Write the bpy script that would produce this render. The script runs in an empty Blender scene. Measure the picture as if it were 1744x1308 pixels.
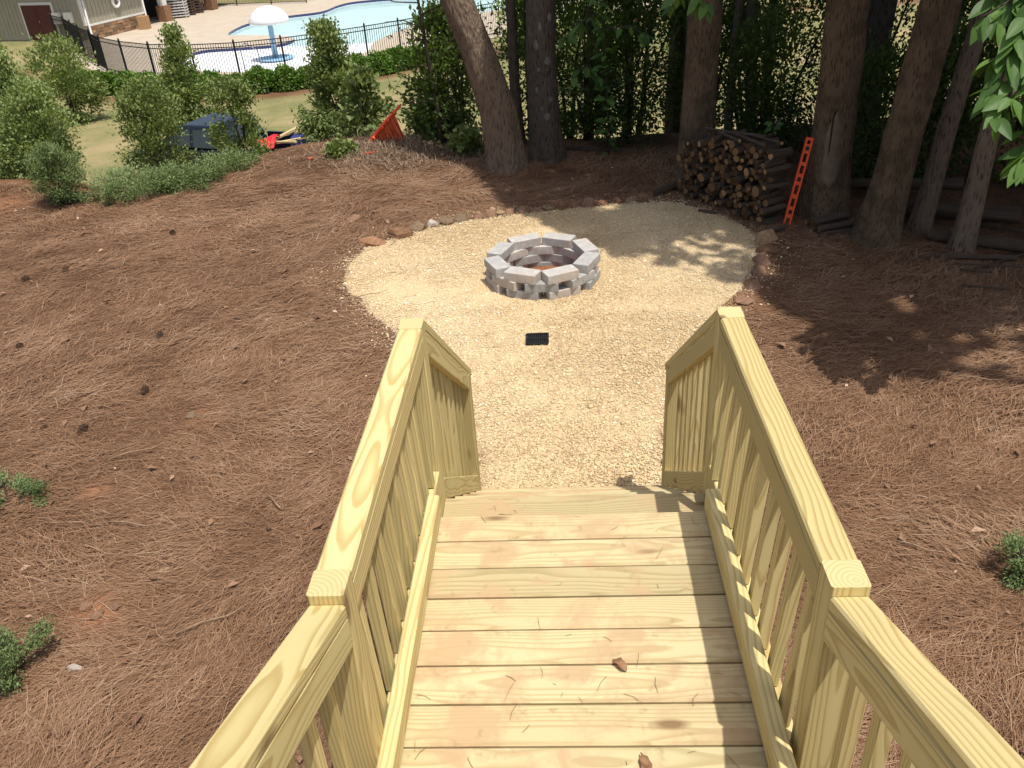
import bpy, bmesh, math, random
import numpy as np
from mathutils import Vector, Matrix

sc = bpy.context.scene
col = sc.collection
rad = math.radians

# ------------------------------------------------------------------ camera
PITCH, ROLL, YAW = 0.5424, -0.0665, -0.0686
fw = Vector((math.sin(YAW)*math.cos(PITCH), math.cos(YAW)*math.cos(PITCH), -math.sin(PITCH)))
r0 = Vector((math.cos(YAW), -math.sin(YAW), 0)); u0 = r0.cross(fw)
rr = r0*math.cos(ROLL) + u0*math.sin(ROLL); uu = -r0*math.sin(ROLL) + u0*math.cos(ROLL)
cd = bpy.data.cameras.new('camera'); cam = bpy.data.objects.new('camera', cd); col.objects.link(cam)
M = Matrix.Identity(4)
for i in range(3):
    M[i][0] = rr[i]; M[i][1] = uu[i]; M[i][2] = -fw[i]
M[0][3], M[1][3], M[2][3] = 0.0, -2.541, 2.1214
cam.matrix_world = M
cd.sensor_width = 36; cd.lens = 1449.1/1744*36; cd.clip_end = 500; cd.clip_start = 0.05
sc.camera = cam

# ------------------------------------------------------------------ sky and sun
SUN = Vector((-0.246, 0.25, -1.0)).normalized()          # direction the light travels
w = bpy.data.worlds.new('World'); sc.world = w; w.use_nodes = True
nt = w.node_tree; bg = nt.nodes['Background']
sky = nt.nodes.new('ShaderNodeTexSky'); sky.sky_type = 'NISHITA'; sky.sun_disc = False; sky.dust_density = 4.0; sky.ozone_density = .5
sky.sun_elevation = math.asin(-SUN.z); sky.sun_rotation = math.atan2(-SUN.x, -SUN.y)
nt.links.new(sky.outputs[0], bg.inputs[0]); bg.inputs[1].default_value = 0.112
sl = bpy.data.lights.new('sun', 'SUN'); so = bpy.data.objects.new('sun', sl); col.objects.link(so)
sl.energy = 3.5; sl.angle = rad(0.55); sl.color = (1, .955, .88)
so.rotation_euler = SUN.to_track_quat('-Z', 'Y').to_euler(); so.location = (6, -6, 24)
sc.view_settings.view_transform = 'Standard'; sc.view_settings.look = 'None'
sc.view_settings.exposure = 0.36; sc.view_settings.gamma = 1; sc.view_settings.use_curve_mapping = False

rng = np.random.default_rng(7); random.seed(7)
GZ = -1.35                                             # level of the upper yard

# ------------------------------------------------------------------ helpers
def hash2(ix, iy, s):
    h = np.sin(ix*127.1 + iy*311.7 + s*74.7)*43758.5453
    return h - np.floor(h)
def vnoise(x, y, s=0):
    x = np.asarray(x, float); y = np.asarray(y, float)
    ix = np.floor(x); iy = np.floor(y); fx = x-ix; fy = y-iy
    fx = fx*fx*(3-2*fx); fy = fy*fy*(3-2*fy)
    return (hash2(ix, iy, s)*(1-fx)+hash2(ix+1, iy, s)*fx)*(1-fy) + (hash2(ix, iy+1, s)*(1-fx)+hash2(ix+1, iy+1, s)*fx)*fy
def fbm(x, y, s=0, o=3):
    v = 0; a = .5
    for i in range(o):
        v = v + a*(vnoise(np.asarray(x)*2**i, np.asarray(y)*2**i, s+i*13)-.5); a *= .5
    return v
def sstep(a, b, x):
    t = np.clip((np.asarray(x, float)-a)/(b-a), 0, 1); return t*t*(3-2*t)

def mesh_np(name, V, F, mats=(), smooth=False, mi=None):
    V = np.asarray(V, np.float32); F = np.asarray(F, np.int32)
    me = bpy.data.meshes.new(name)
    n, k = F.shape
    me.vertices.add(len(V)); me.vertices.foreach_set('co', V.ravel())
    me.loops.add(n*k); me.loops.foreach_set('vertex_index', F.ravel())
    me.polygons.add(n); me.polygons.foreach_set('loop_start', np.arange(0, n*k, k, dtype=np.int32))
    try: me.polygons.foreach_set('loop_total', np.full(n, k, np.int32))
    except Exception: pass
    for m in mats: me.materials.append(m)
    if mi is not None: me.polygons.foreach_set('material_index', np.asarray(mi, np.int32))
    me.update(calc_edges=True); me.validate()
    if smooth: me.polygons.foreach_set('use_smooth', np.ones(n, bool))
    return me
class MB:
    """collects mixed polygons of ONE piece"""
    def __init__(s): s.v = []; s.f = []; s.m = []
    def add(s, V, F, mi=0):
        o = len(s.v); s.v += [tuple(map(float, q)) for q in V]
        for f in F: s.f.append(tuple(int(i)+o for i in f)); s.m.append(mi)
        return s
    def box(s, a, b, mi=0):
        x0, y0, z0 = a; x1, y1, z1 = b
        V = [(x0,y0,z0),(x1,y0,z0),(x1,y1,z0),(x0,y1,z0),(x0,y0,z1),(x1,y0,z1),(x1,y1,z1),(x0,y1,z1)]
        return s.add(V, [(3,2,1,0),(4,5,6,7),(0,1,5,4),(1,2,6,5),(2,3,7,6),(3,0,4,7)], mi)
    def bar(s, a, b, w_, t_, mi=0, up=(0,0,1)):
        a = Vector(a); b = Vector(b); ex = (b-a).normalized(); ez = Vector(up); ez = (ez-ex*ez.dot(ex))
        if ez.length < 1e-4: ez = Vector((0,1,0)); ez = ez-ex*ez.dot(ex)
        ez.normalize(); ey = ez.cross(ex)
        V = []
        for p_ in (a, b):
            for sy, sz in ((-1,-1),(1,-1),(1,1),(-1,1)): V.append(p_+ey*sy*w_/2+ez*sz*t_/2)
        return s.add(V, [(3,2,1,0),(4,5,6,7),(0,1,5,4),(1,2,6,5),(2,3,7,6),(3,0,4,7)], mi)
    def tube(s, pts, rads, n=8, mi=0, caps=True, capmi=None):
        V, F = tube(pts, rads, n); s.add(V, F, mi)
        if caps:
            o = len(s.v)-len(V); L = len(pts)
            s.f.append(tuple(o+i for i in reversed(range(n)))); s.m.append(mi if capmi is None else capmi)
            s.f.append(tuple(o+(L-1)*n+i for i in range(n))); s.m.append(mi if capmi is None else capmi)
        return s
    def mesh(s, name, mats, smooth=False):
        me = bpy.data.meshes.new(name); me.from_pydata(s.v, [], s.f)
        for m in mats: me.materials.append(m)
        me.polygons.foreach_set('material_index', s.m)
        if smooth: me.polygons.foreach_set('use_smooth', [True]*len(s.f))
        me.update(); return me
def tube(pts, rads, n=8):
    P = [Vector(q) for q in pts]; V = []; F = []
    t0 = (P[1]-P[0]).normalized(); up = Vector((0,0,1)) if abs(t0.z) < .9 else Vector((1,0,0))
    a = t0.cross(up).normalized()
    for i, q in enumerate(P):
        t = (P[min(i+1, len(P)-1)]-P[max(i-1, 0)]).normalized()
        a = (a-t*a.dot(t)).normalized(); b = t.cross(a)
        for k in range(n):
            th = 2*math.pi*k/n; V.append(q+(a*math.cos(th)+b*math.sin(th))*rads[i])
    for i in range(len(P)-1):
        for k in range(n): F.append((i*n+k, i*n+(k+1) % n, (i+1)*n+(k+1) % n, (i+1)*n+k))
    return V, F
def obj(name, me, parent=None, loc=(0,0,0), rot=None, kind=None):
    o = bpy.data.objects.new(name, me); col.objects.link(o)
    mw = Matrix.Translation(Vector(loc))
    if rot is not None: mw = mw @ rot.to_4x4()
    if parent is not None:
        o.parent = parent; mw = Matrix.Translation(-WORLD[parent.name]) @ mw
    o.matrix_basis = mw
    WORLD[o.name] = Vector(loc) if rot is None else Vector(loc)
    if kind: o['kind'] = kind
    return o
WORLD = {}
def tag(o, label, cat, group=None):
    o['label'] = label; o['category'] = cat
    if group: o['group'] = group
    return o
def thing(name, label, cat, loc, group=None):
    o = bpy.data.objects.new(name, None); col.objects.link(o); o.location = loc; o.empty_display_size = .2
    WORLD[o.name] = Vector(loc)
    return tag(o, label, cat, group)
def part(name, mb, mats, parent, smooth=False, kind=None):
    """part whose mesh is given in world coordinates"""
    me = mb if isinstance(mb, bpy.types.Mesh) else mb.mesh(name, mats, smooth)
    o = bpy.data.objects.new(name, me); col.objects.link(o); o.parent = parent
    o.location = -WORLD[parent.name]; WORLD[o.name] = Vector((0,0,0))
    if kind: o['kind'] = kind
    return o
def sub(name, mb, mats, par, smooth=False, kind=None):
    """sub-part of a part made by part(): shares its coordinates"""
    me = mb if isinstance(mb, bpy.types.Mesh) else mb.mesh(name, mats, smooth)
    o = bpy.data.objects.new(name, me); col.objects.link(o); o.parent = par
    if kind: o['kind'] = kind
    return o

# ------------------------------------------------------------------ materials
def mat(name, rough=.8, spec=.3):
    m = bpy.data.materials.new(name); m.use_nodes = True
    b = m.node_tree.nodes['Principled BSDF']; b.inputs['Roughness'].default_value = rough
    b.inputs['Specular IOR Level'].default_value = spec
    return m, m.node_tree, b
def N(t, ty, **kw):
    n = t.nodes.new(ty)
    for k, v in kw.items():
        if k in n.inputs: n.inputs[k].default_value = v
        else: setattr(n, k, v)
    return n
def ramp(t, stops, fac=None, interp='LINEAR'):
    n = t.nodes.new('ShaderNodeValToRGB'); e = n.color_ramp.elements; n.color_ramp.interpolation = interp
    while len(e) < len(stops): e.new(.5)
    for q, (p_, c) in zip(e, stops): q.position = p_; q.color = (*c, 1) if len(c) == 3 else c
    if fac is not None: t.links.new(fac, n.inputs[0])
    return n
def mix(t, fac, a, b, bt='MIX'):
    n = t.nodes.new('ShaderNodeMix'); n.data_type = 'RGBA'; n.blend_type = bt
    for s, v in ((n.inputs[0], fac), (n.inputs[6], a), (n.inputs[7], b)):
        if hasattr(v, 'links'): t.links.new(v, s)
        elif isinstance(v, tuple): s.default_value = (*v, 1) if len(v) == 3 else v
        else: s.default_value = v
    return n.outputs[2]
def mth(t, op, a, b=0.0):
    n = t.nodes.new('ShaderNodeMath'); n.operation = op
    for s, v in ((n.inputs[0], a), (n.inputs[1], b)):
        if hasattr(v, 'links'): t.links.new(v, s)
        else: s.default_value = v
    return n.outputs[0]
def bump(t, b, h, st=.4, d=.01):
    n = N(t, 'ShaderNodeBump'); n.inputs['Strength'].default_value = st; n.inputs['Distance'].default_value = d
    t.links.new(h, n.inputs['Height']); t.links.new(n.outputs[0], b.inputs['Normal'])
def mapping(t, sc_=(1,1,1), src='Object', off=None):
    tc = t.nodes.new('ShaderNodeTexCoord'); m = t.nodes.new('ShaderNodeMapping')
    t.links.new(tc.outputs[src], m.inputs[0]); m.inputs['Scale'].default_value = sc_
    if off is not None: t.links.new(off, m.inputs['Location'])
    return m.outputs[0]
def noise(t, vec, scale, detail=3, rough=.55, dist=0):
    n = N(t, 'ShaderNodeTexNoise', Scale=scale, Detail=detail, Roughness=rough, Distortion=dist)
    t.links.new(vec, n.inputs['Vector']); return n.outputs['Fac']

def simple(name, c, c2=None, rough=.7, scale=6, spec=.3, bmp=0, metal=0):
    m, t, b = mat(name, rough, spec); v = mapping(t)
    n = noise(t, v, scale, 5, .65)
    c2 = c2 or tuple(q*.7 for q in c)
    r = ramp(t, [(.32, c2), (.68, c)], n); t.links.new(r.outputs[0], b.inputs['Base Color'])
    b.inputs['Metallic'].default_value = metal
    if bmp: bump(t, b, noise(t, v, scale*6, 4), bmp, .004)
    return m

def wood_mat(name, early, late, stain=0.0, stain_c=(.5,.27,.12), green=.25):
    """pressure treated pine, grain running along local X, different on every board"""
    m, t, b = mat(name, .72, .25)
    tc = t.nodes.new('ShaderNodeTexCoord'); oi = t.nodes.new('ShaderNodeObjectInfo')
    cx = t.nodes.new('ShaderNodeCombineXYZ')
    t.links.new(mth(t, 'MULTIPLY', oi.outputs['Random'], 61.0), cx.inputs[0])
    t.links.new(mth(t, 'MULTIPLY', oi.outputs['Random'], 17.0), cx.inputs[1])
    va = t.nodes.new('ShaderNodeVectorMath'); va.operation = 'ADD'
    t.links.new(tc.outputs['Object'], va.inputs[0]); t.links.new(cx.outputs[0], va.inputs[1])
    def sm(s):
        q = t.nodes.new('ShaderNodeVectorMath'); q.operation = 'MULTIPLY'; t.links.new(va.outputs[0], q.inputs[0]); q.inputs[1].default_value = s
        return q.outputs[0]
    warp = noise(t, sm((1.3, 3.5, 3.5)), 1.0, 2, .4)
    fine = noise(t, sm((6, 40, 40)), 1.0, 2)
    sep = t.nodes.new('ShaderNodeSeparateXYZ'); t.links.new(tc.outputs['Object'], sep.inputs[0])
    rnd2 = mth(t, 'FRACT', mth(t, 'MULTIPLY', oi.outputs['Random'], 91.7))
    oy = mth(t, 'MULTIPLY', mth(t, 'SUBTRACT', rnd2, .5), .13)
    y = mth(t, 'ADD', sep.outputs[1], oy); z = mth(t, 'ADD', sep.outputs[2], mth(t, 'ADD', mth(t, 'MULTIPLY', oi.outputs['Random'], .05), .02))
    r2 = mth(t, 'ADD', mth(t, 'MULTIPLY', y, y), mth(t, 'MULTIPLY', z, z)); r_ = mth(t, 'SQRT', r2)
    r_ = mth(t, 'ADD', r_, mth(t, 'MULTIPLY', warp, .085)); r_ = mth(t, 'ADD', r_, mth(t, 'MULTIPLY', fine, .0035))
    ring = mth(t, 'FRACT', mth(t, 'MULTIPLY', r_, 92.0))
    rr_ = ramp(t, [(0, (0,0,0)), (.5, (.12,)*3), (.82, (1,)*3), (.93, (.9,)*3), (1, (0,0,0))], ring)
    big = noise(t, sm((1.2, 7, 7)), 1.0, 3)
    c = mix(t, mth(t, 'MULTIPLY', rr_.outputs[0], .78), early, late)
    gm = ramp(t, [(.5, (0,0,0)), (.72, (1,1,1))], big)
    c = mix(t, mth(t, 'MULTIPLY', gm.outputs[0], green), c, (.34, .39, .22))
    tint = ramp(t, [(0, (.76,.74,.66)), (.3, (.93,.93,.86)), (.6, (1.04,1.03,.98)), (.8, (.94,.91,.83)), (1, (1.02,.99,.94))], rnd2)
    c = mix(t, 1.0, c, tint.outputs[0], 'MULTIPLY')
    if stain:
        sn = noise(t, mapping(t, (1,1,1), 'Object', cx.outputs[0]), 4.5, 5, .62, .4)
        sr = ramp(t, [(.47, (0,0,0)), (.6, (1,1,1))], sn)
        c = mix(t, mth(t, 'MULTIPLY', sr.outputs[0], stain), c, stain_c)
        sn2 = noise(t, mapping(t, (1,1,1), 'Object', cx.outputs[0]), 22, 4, .6)
        sr2 = ramp(t, [(.6, (0,0,0)), (.72, (1,1,1))], sn2)
        c = mix(t, mth(t, 'MULTIPLY', sr2.outputs[0], stain*.55), c, (.30, .2, .10))
    # knots
    vo = N(t, 'ShaderNodeTexVoronoi', Scale=1.0); t.links.new(sm((2.3, 7, 7)), vo.inputs['Vector'])
    kr = ramp(t, [(.07, (1,1,1)), (.16, (0,0,0))], vo.outputs['Distance'])
    vr = t.nodes.new('ShaderNodeSeparateColor'); t.links.new(vo.outputs['Color'], vr.inputs[0])
    gate = mth(t, 'GREATER_THAN', vr.outputs[0], .35)
    c = mix(t, mth(t, 'MULTIPLY', mth(t, 'MULTIPLY', kr.outputs[0], gate), .8), c, (.16, .085, .035))
    t.links.new(c, b.inputs['Base Color'])
    bump(t, b, mth(t, 'ADD', mth(t, 'MULTIPLY', rr_.outputs[0], .6), fine), .25, .0018)
    return m
WOOD = wood_mat('pine_lumber', (.64, .54, .275), (.43, .305, .115), green=.16)
DECK = wood_mat('pine_decking', (.58, .495, .305), (.42, .325, .175), stain=.85, stain_c=(.46, .325, .185), green=.2)
ENDG = wood_mat('pine_end', (.60, .51, .28), (.47, .37, .17), green=.1)

def ground_mat():
    m, t, b = mat('pine_straw_ground', .95, .1)
    at_ = N(t, 'ShaderNodeAttribute', attribute_name='lawn')
    v = mapping(t)
    n1 = noise(t, v, 1.1, 5, .6); n2 = noise(t, v, 38, 5, .7)
    nn = mth(t, 'ADD', mth(t, 'MULTIPLY', n1, .5), mth(t, 'MULTIPLY', n2, .6))
    straw = ramp(t, [(.3, (.058, .028, .015)), (.55, (.158, .080, .043)), (.8, (.28, .16, .092))], nn)
    clay = ramp(t, [(.60, (0,0,0)), (.70, (1,1,1))], noise(t, v, .85, 4, .55))
    cl2 = N(t, 'ShaderNodeAttribute', attribute_name='clay')
    c = mix(t, mth(t, 'MAXIMUM', mth(t, 'MULTIPLY', clay.outputs[0], .5), cl2.outputs['Fac']), straw.outputs[0], (.31, .15, .08))
    g = ramp(t, [(.34, (.12, .145, .055)), (.5, (.22, .205, .09)), (.66, (.35, .27, .145))], mth(t, 'ADD', mth(t, 'MULTIPLY', noise(t, v, .35, 5, .65), .75), mth(t, 'MULTIPLY', noise(t, v, 9, 4, .7), .28)))
    c = mix(t, at_.outputs['Fac'], c, g.outputs[0])
    t.links.new(c, b.inputs['Base Color'])
    bump(t, b, n2, .7, .03)
    return m
GROUND = ground_mat()

def tint_mat(name, stops, rough=.85, attr='tint', spec=.2, trans=0.0, bmp=0):
    m, t, b = mat(name, rough, spec)
    a = N(t, 'ShaderNodeAttribute', attribute_name=attr)
    r = ramp(t, stops, a.outputs['Fac']); t.links.new(r.outputs[0], b.inputs['Base Color'])
    if trans:
        tr = t.nodes.new('ShaderNodeBsdfTranslucent'); ms = t.nodes.new('ShaderNodeMixShader'); ms.inputs[0].default_value = trans
        cc = mix(t, 1.0, r.outputs[0], (1.25, 1.3, .55), 'MULTIPLY'); t.links.new(cc, tr.inputs[0])
        out = t.nodes['Material Output']
        t.links.new(b.outputs[0], ms.inputs[1]); t.links.new(tr.outputs[0], ms.inputs[2]); t.links.new(ms.outputs[0], out.inputs[0])
    return m
def add_attr(me, name, vals):
    a = me.attributes.new(name, 'FLOAT', 'POINT'); a.data.foreach_set('value', np.asarray(vals, np.float32))

NEEDLE = tint_mat('pine_needles', [(0, (.095, .048, .025)), (.35, (.22, .122, .068)), (.7, (.35, .212, .127)), (1, (.49, .355, .24))], .75)
PEBBLE = tint_mat('pea_gravel', [(0, (.38, .26, .14)), (.3, (.63, .48, .27)), (.65, (.79, .66, .43)), (.9, (.86, .80, .68)), (1, (.62, .39, .26))], .7)
LITTER = tint_mat('dry_leaf_litter', [(0, (.16, .085, .05)), (.6, (.30, .18, .11)), (1, (.50, .36, .26))], .8)
STRAWPALE = tint_mat('dry_stalks', [(0, (.12, .075, .045)), (.5, (.25, .17, .11)), (1, (.42, .33, .24))], .85)

def leaf_mat(name, dark, mid, light, trans=.3, spec=.35):
    return tint_mat(name, [(0, dark), (.5, mid), (1, light)], .5, spec=spec, trans=trans)
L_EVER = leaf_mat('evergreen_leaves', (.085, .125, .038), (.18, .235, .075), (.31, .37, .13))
L_LIME = leaf_mat('light_shrub_leaves', (.105, .15, .05), (.22, .29, .10), (.36, .43, .17))
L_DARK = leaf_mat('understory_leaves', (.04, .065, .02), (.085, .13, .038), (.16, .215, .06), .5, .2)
L_CROWN = leaf_mat('crown_leaves', (.03, .06, .018), (.055, .105, .03), (.09, .16, .04), .3)
L_HICK = leaf_mat('broad_leaves', (.06, .13, .03), (.10, .20, .045), (.17, .30, .07), .4)
L_JUN = leaf_mat('juniper_leaves', (.075, .11, .042), (.155, .215, .085), (.27, .34, .15), .2, .15)
L_HEDGE = leaf_mat('hedge_leaves', (.03, .075, .012), (.085, .17, .025), (.17, .27, .05))

def bark_mat(name, dark, light, sc_=1.0, moss=0):
    m, t, b = mat(name, .92, .12)
    v = mapping(t, (1, 1, .17))
    vo = N(t, 'ShaderNodeTexVoronoi', Scale=44*sc_, feature='F1'); t.links.new(v, vo.inputs['Vector'])
    n = noise(t, v, 55*sc_, 6, .75); n2 = noise(t, mapping(t), 2.2, 4)
    h = mth(t, 'ADD', mth(t, 'MULTIPLY', vo.outputs['Distance'], .7), mth(t, 'MULTIPLY', n, .7))
    c = ramp(t, [(.42, dark), (.62, light)], h).outputs[0]
    pr = ramp(t, [(.5, (0,0,0)), (.68, (1,1,1))], n2)
    c = mix(t, mth(t, 'MULTIPLY', pr.outputs[0], .45), c, tuple(q*1.35 for q in light))
    if moss: c = mix(t, mth(t, 'MULTIPLY', ramp(t, [(.5, (0,0,0)), (.6, (1,1,1))], noise(t, mapping(t), 3.1, 5)).outputs[0], moss), c, (.07, .055, .03))
    t.links.new(c, b.inputs['Base Color']); bump(t, b, h, 1.0, .05)
    return m
BARK_G = bark_mat('grey_bark', (.075, .053, .037), (.25, .185, .13))
BARK_D = bark_mat('dark_bark', (.038, .030, .023), (.14, .113, .088))
BARK_B = bark_mat('brown_bark', (.055, .036, .021), (.20, .138, .085), 1.2, .5)
TWIG = simple('twig_bark', (.06, .043, .03), (.03, .022, .016), .9, 30)

# ------------------------------------------------------------------ terrain
LIP = np.array([(-60,9.6),(-12,9.3),(-7.86,9.0),(-7.02,8.5),(-6.04,8.2),(-4.81,8.5),(-4.57,9.4),(-4.12,10.2),(-3.48,10.6),(-2.14,10.3),(-.9,9.9),(.5,9.8),(1.6,9.9),(4,9.9),(8,10.5),(60,13)])
def lipY(x): return np.interp(x, LIP[:,0], LIP[:,1])
def gz(x, y):
    x = np.asarray(x, float); y = np.asarray(y, float)
    d = y-lipY(x)
    q = sstep(30, 20, y)
    z = GZ + q*.035*fbm(x*1.3, y*1.3, 3)*sstep(.2, 1.2, bed_dist(x, y)) + q*.10*fbm(x*.35, y*.35, 9)*sstep(.6, 3, bed_dist(x, y))
    berm = .16*np.exp(-((x+2.35)**2/1.3+(y-9.9)**2/.9))
    z = z + berm
    z = z - 3.25*sstep(0, 7.5, d) - .42*sstep(6, 24, d)
    return z
BED = np.array([(.62,1.45),(.62,1.85),(.76,2.75),(.96,3.43),(1.38,4.24),(1.77,4.95),(2.10,5.6),(2.14,6.0),(1.98,6.5),(1.70,6.95),(1.27,7.24),(.71,7.23),(.08,7.14),(-.54,7.02),(-1.15,6.86),(-1.66,6.55),(-2.1,6.2),(-2.22,5.7),(-2.12,5.16),(-1.71,4.48),(-1.29,3.89),(-.93,3.37),(-.70,2.83),(-.62,2.37),(-.59,1.9),(-.59,1.45)])
POOL = [(-17.8,40),(-16.2,38.2),(-13.8,37.3),(-11.6,37.3),(-10.2,38.3),(-8.95,40.8),(-9,43.8),(-7.8,48),(-6,50.7),(-2,53.5),(3,56.5),(6,60),(0,62.2),(-8,61.8),(-12.9,61.0),(-14.2,59.5),(-14.8,56.6),(-16.7,55.4),(-18.4,53.4),(-18.7,50.8),(-18.4,48.8),(-17.2,48.3),(-15.1,47.5),(-13.9,46.2),(-14.3,44.5),(-16.5,44.1),(-18.2,43.8),(-18.5,41.8)]
def bed_dist(x, y): return poly_dist(BED, x, y)
def poly_dist(BED, x, y):
    """signed distance to an outline, positive outside"""
    BED = np.asarray(BED, float)
    x = np.asarray(x, float); y = np.asarray(y, float)
    x, y = np.broadcast_arrays(x, y)
    best = np.full(x.shape, 1e9); ins = np.zeros(x.shape, bool)
    n = len(BED)
    for i in range(n):
        ax, ay = BED[i]; bx, by = BED[(i+1) % n]
        t = np.clip(((x-ax)*(bx-ax)+(y-ay)*(by-ay))/((bx-ax)**2+(by-ay)**2), 0, 1)
        best = np.minimum(best, np.hypot(x-ax-t*(bx-ax), y-ay-t*(by-ay)))
        c = ((ay > y) != (by > y)) & (x < (bx-ax)*(y-ay)/((by-ay) if by != ay else 1e-9)+ax)
        ins ^= c
    return np.where(ins, -best, best)
SPOTS = [(-2.82,2.84,.16),(-2.68,.82,.2),(-7.5,8.3,.45),(1.62,4.55,.3),(-3.2,1.95,.12),(-1.1,3.2,.12),(1.0,2.9,.12)]
def spots(X, Y):
    v = 0
    for a, b, r_ in SPOTS: v = v+np.exp(-((X-a)**2+(Y-b)**2)/r_**2*(1+2*fbm(X*6, Y*6, 88)))
    return v
def grid(name, xs, ys, zf, attr=None, skip=None):
    X, Y = np.meshgrid(xs, ys); V = np.stack([X.ravel(), Y.ravel(), zf(X, Y).ravel()], 1)
    nx = len(xs); i = np.arange(len(ys)-1)[:,None]*nx+np.arange(nx-1)[None,:]; i = i.ravel()
    F = np.stack([i, i+1, i+nx+1, i+nx], 1)
    if skip is not None:
        cxy = V[F].mean(1); F = F[~skip(cxy[:,0], cxy[:,1])]
    me = mesh_np(name, V, F, [GROUND], True)
    if attr:
        add_attr(me, 'lawn', attr(X, Y).ravel())
        bd_ = bed_dist(X, Y); add_attr(me, 'clay', (np.clip(1-np.abs(bd_)/.22, 0, 1)*sstep(-.1, .12, fbm(X*3, Y*3, 77))*.9+spots(X, Y)).ravel().clip(0, 1))
    return me
def lawnf(X, Y):
    d = Y-lipY(X)
    e = d+1.6*fbm(X*.9, Y*.9, 5)
    a = sstep(1.5, 4.5, e)*sstep(-60, -59, X)
    strip = np.exp(-((Y-hedgeY(X)+.9)/.8)**4)           # pine straw strip under the hedge
    woods = sstep(.5, 2.5, X)*sstep(20, 13, Y)
    return np.clip(a*(1-strip)*(1-.8*woods), 0, 1)
HEDGE = np.array([(-26,41.0),(-22.6,37.8),(-20.6,35.6),(-18.6,34.2),(-16.4,33.3),(-13.2,32.9),(-11.3,33.1),(-9.57,33.7),(-7.87,35.0),(-6.16,36.8),(-4,39),(0,43),(6,48)])
def hedgeY(x): return np.interp(x, HEDGE[:,0], HEDGE[:,1])
o = obj('ground', grid('ground', np.arange(-14, 9.01, .09), np.arange(-5, 15.01, .09), gz, lawnf, skip=lambda x, y: np.hypot(x+.155, y-5.22) < .45), kind='structure')
far = grid('lawn', np.concatenate([np.arange(-90,-14,2), np.arange(-14,9,1.0), np.arange(9,91,3)]), np.concatenate([np.arange(-12,15,1.0), np.arange(15,50,.7), np.arange(50,130,4)]),
           lambda X, Y: np.minimum(gz(X, Y), 99)-.004, lawnf, skip=lambda x, y: ((x > -14) & (x < 9) & (y > -5) & (y < 15)) | (poly_dist(POOL, x, y) < 1.2))
obj('lawn', far, kind='structure')

# ------------------------------------------------------------------ gravel bed and pine straw
def bed_mesh():
    bm = bmesh.new(); pts = []
    n = len(BED)
    for i in range(n):
        a = BED[i]; b = BED[(i+1) % n]
        m = max(1, int(np.hypot(*(b-a))/.12))
        for k in range(m):
            q = a+(b-a)*k/m
            pts.append((q[0]+.10*float(fbm(q[0]*4, q[1]*4, 2)), q[1]+.10*float(fbm(q[0]*4, q[1]*4, 8))))
    es = []
    for loop in (pts, [(-.155+.45*math.cos(k*.3142), 5.22+.45*math.sin(k*.3142)) for k in range(20)]):
        vs = [bm.verts.new((x, y, GZ+.012)) for x, y in loop]; es += [bm.edges.new((vs[i], vs[(i+1) % len(vs)])) for i in range(len(vs))]
    bmesh.ops.triangle_fill(bm, edges=es, use_beauty=True)
    for f in bm.faces:
        f.normal_update()
        if f.normal.z < 0: f.normal_flip()
    me = bpy.data.meshes.new('gravel_bed'); bm.to_mesh(me); bm.free()
    m, t, b = mat('gravel_fines', .95, .1); v = mapping(t)
    r = ramp(t, [(.3, (.42, .29, .16)), (.5, (.60, .46, .27)), (.7, (.72, .59, .39))], mth(t, 'ADD', mth(t, 'MULTIPLY', noise(t, v, 60, 4, .7), .7), mth(t, 'MULTIPLY', noise(t, v, 1.3, 4), .3)))
    t.links.new(r.outputs[0], b.inputs['Base Color']); bump(t, b, noise(t, v, 80, 3), .8, .01); me.materials.append(m)
    return me
obj('gravel_bed', bed_mesh(), kind='structure')

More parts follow.
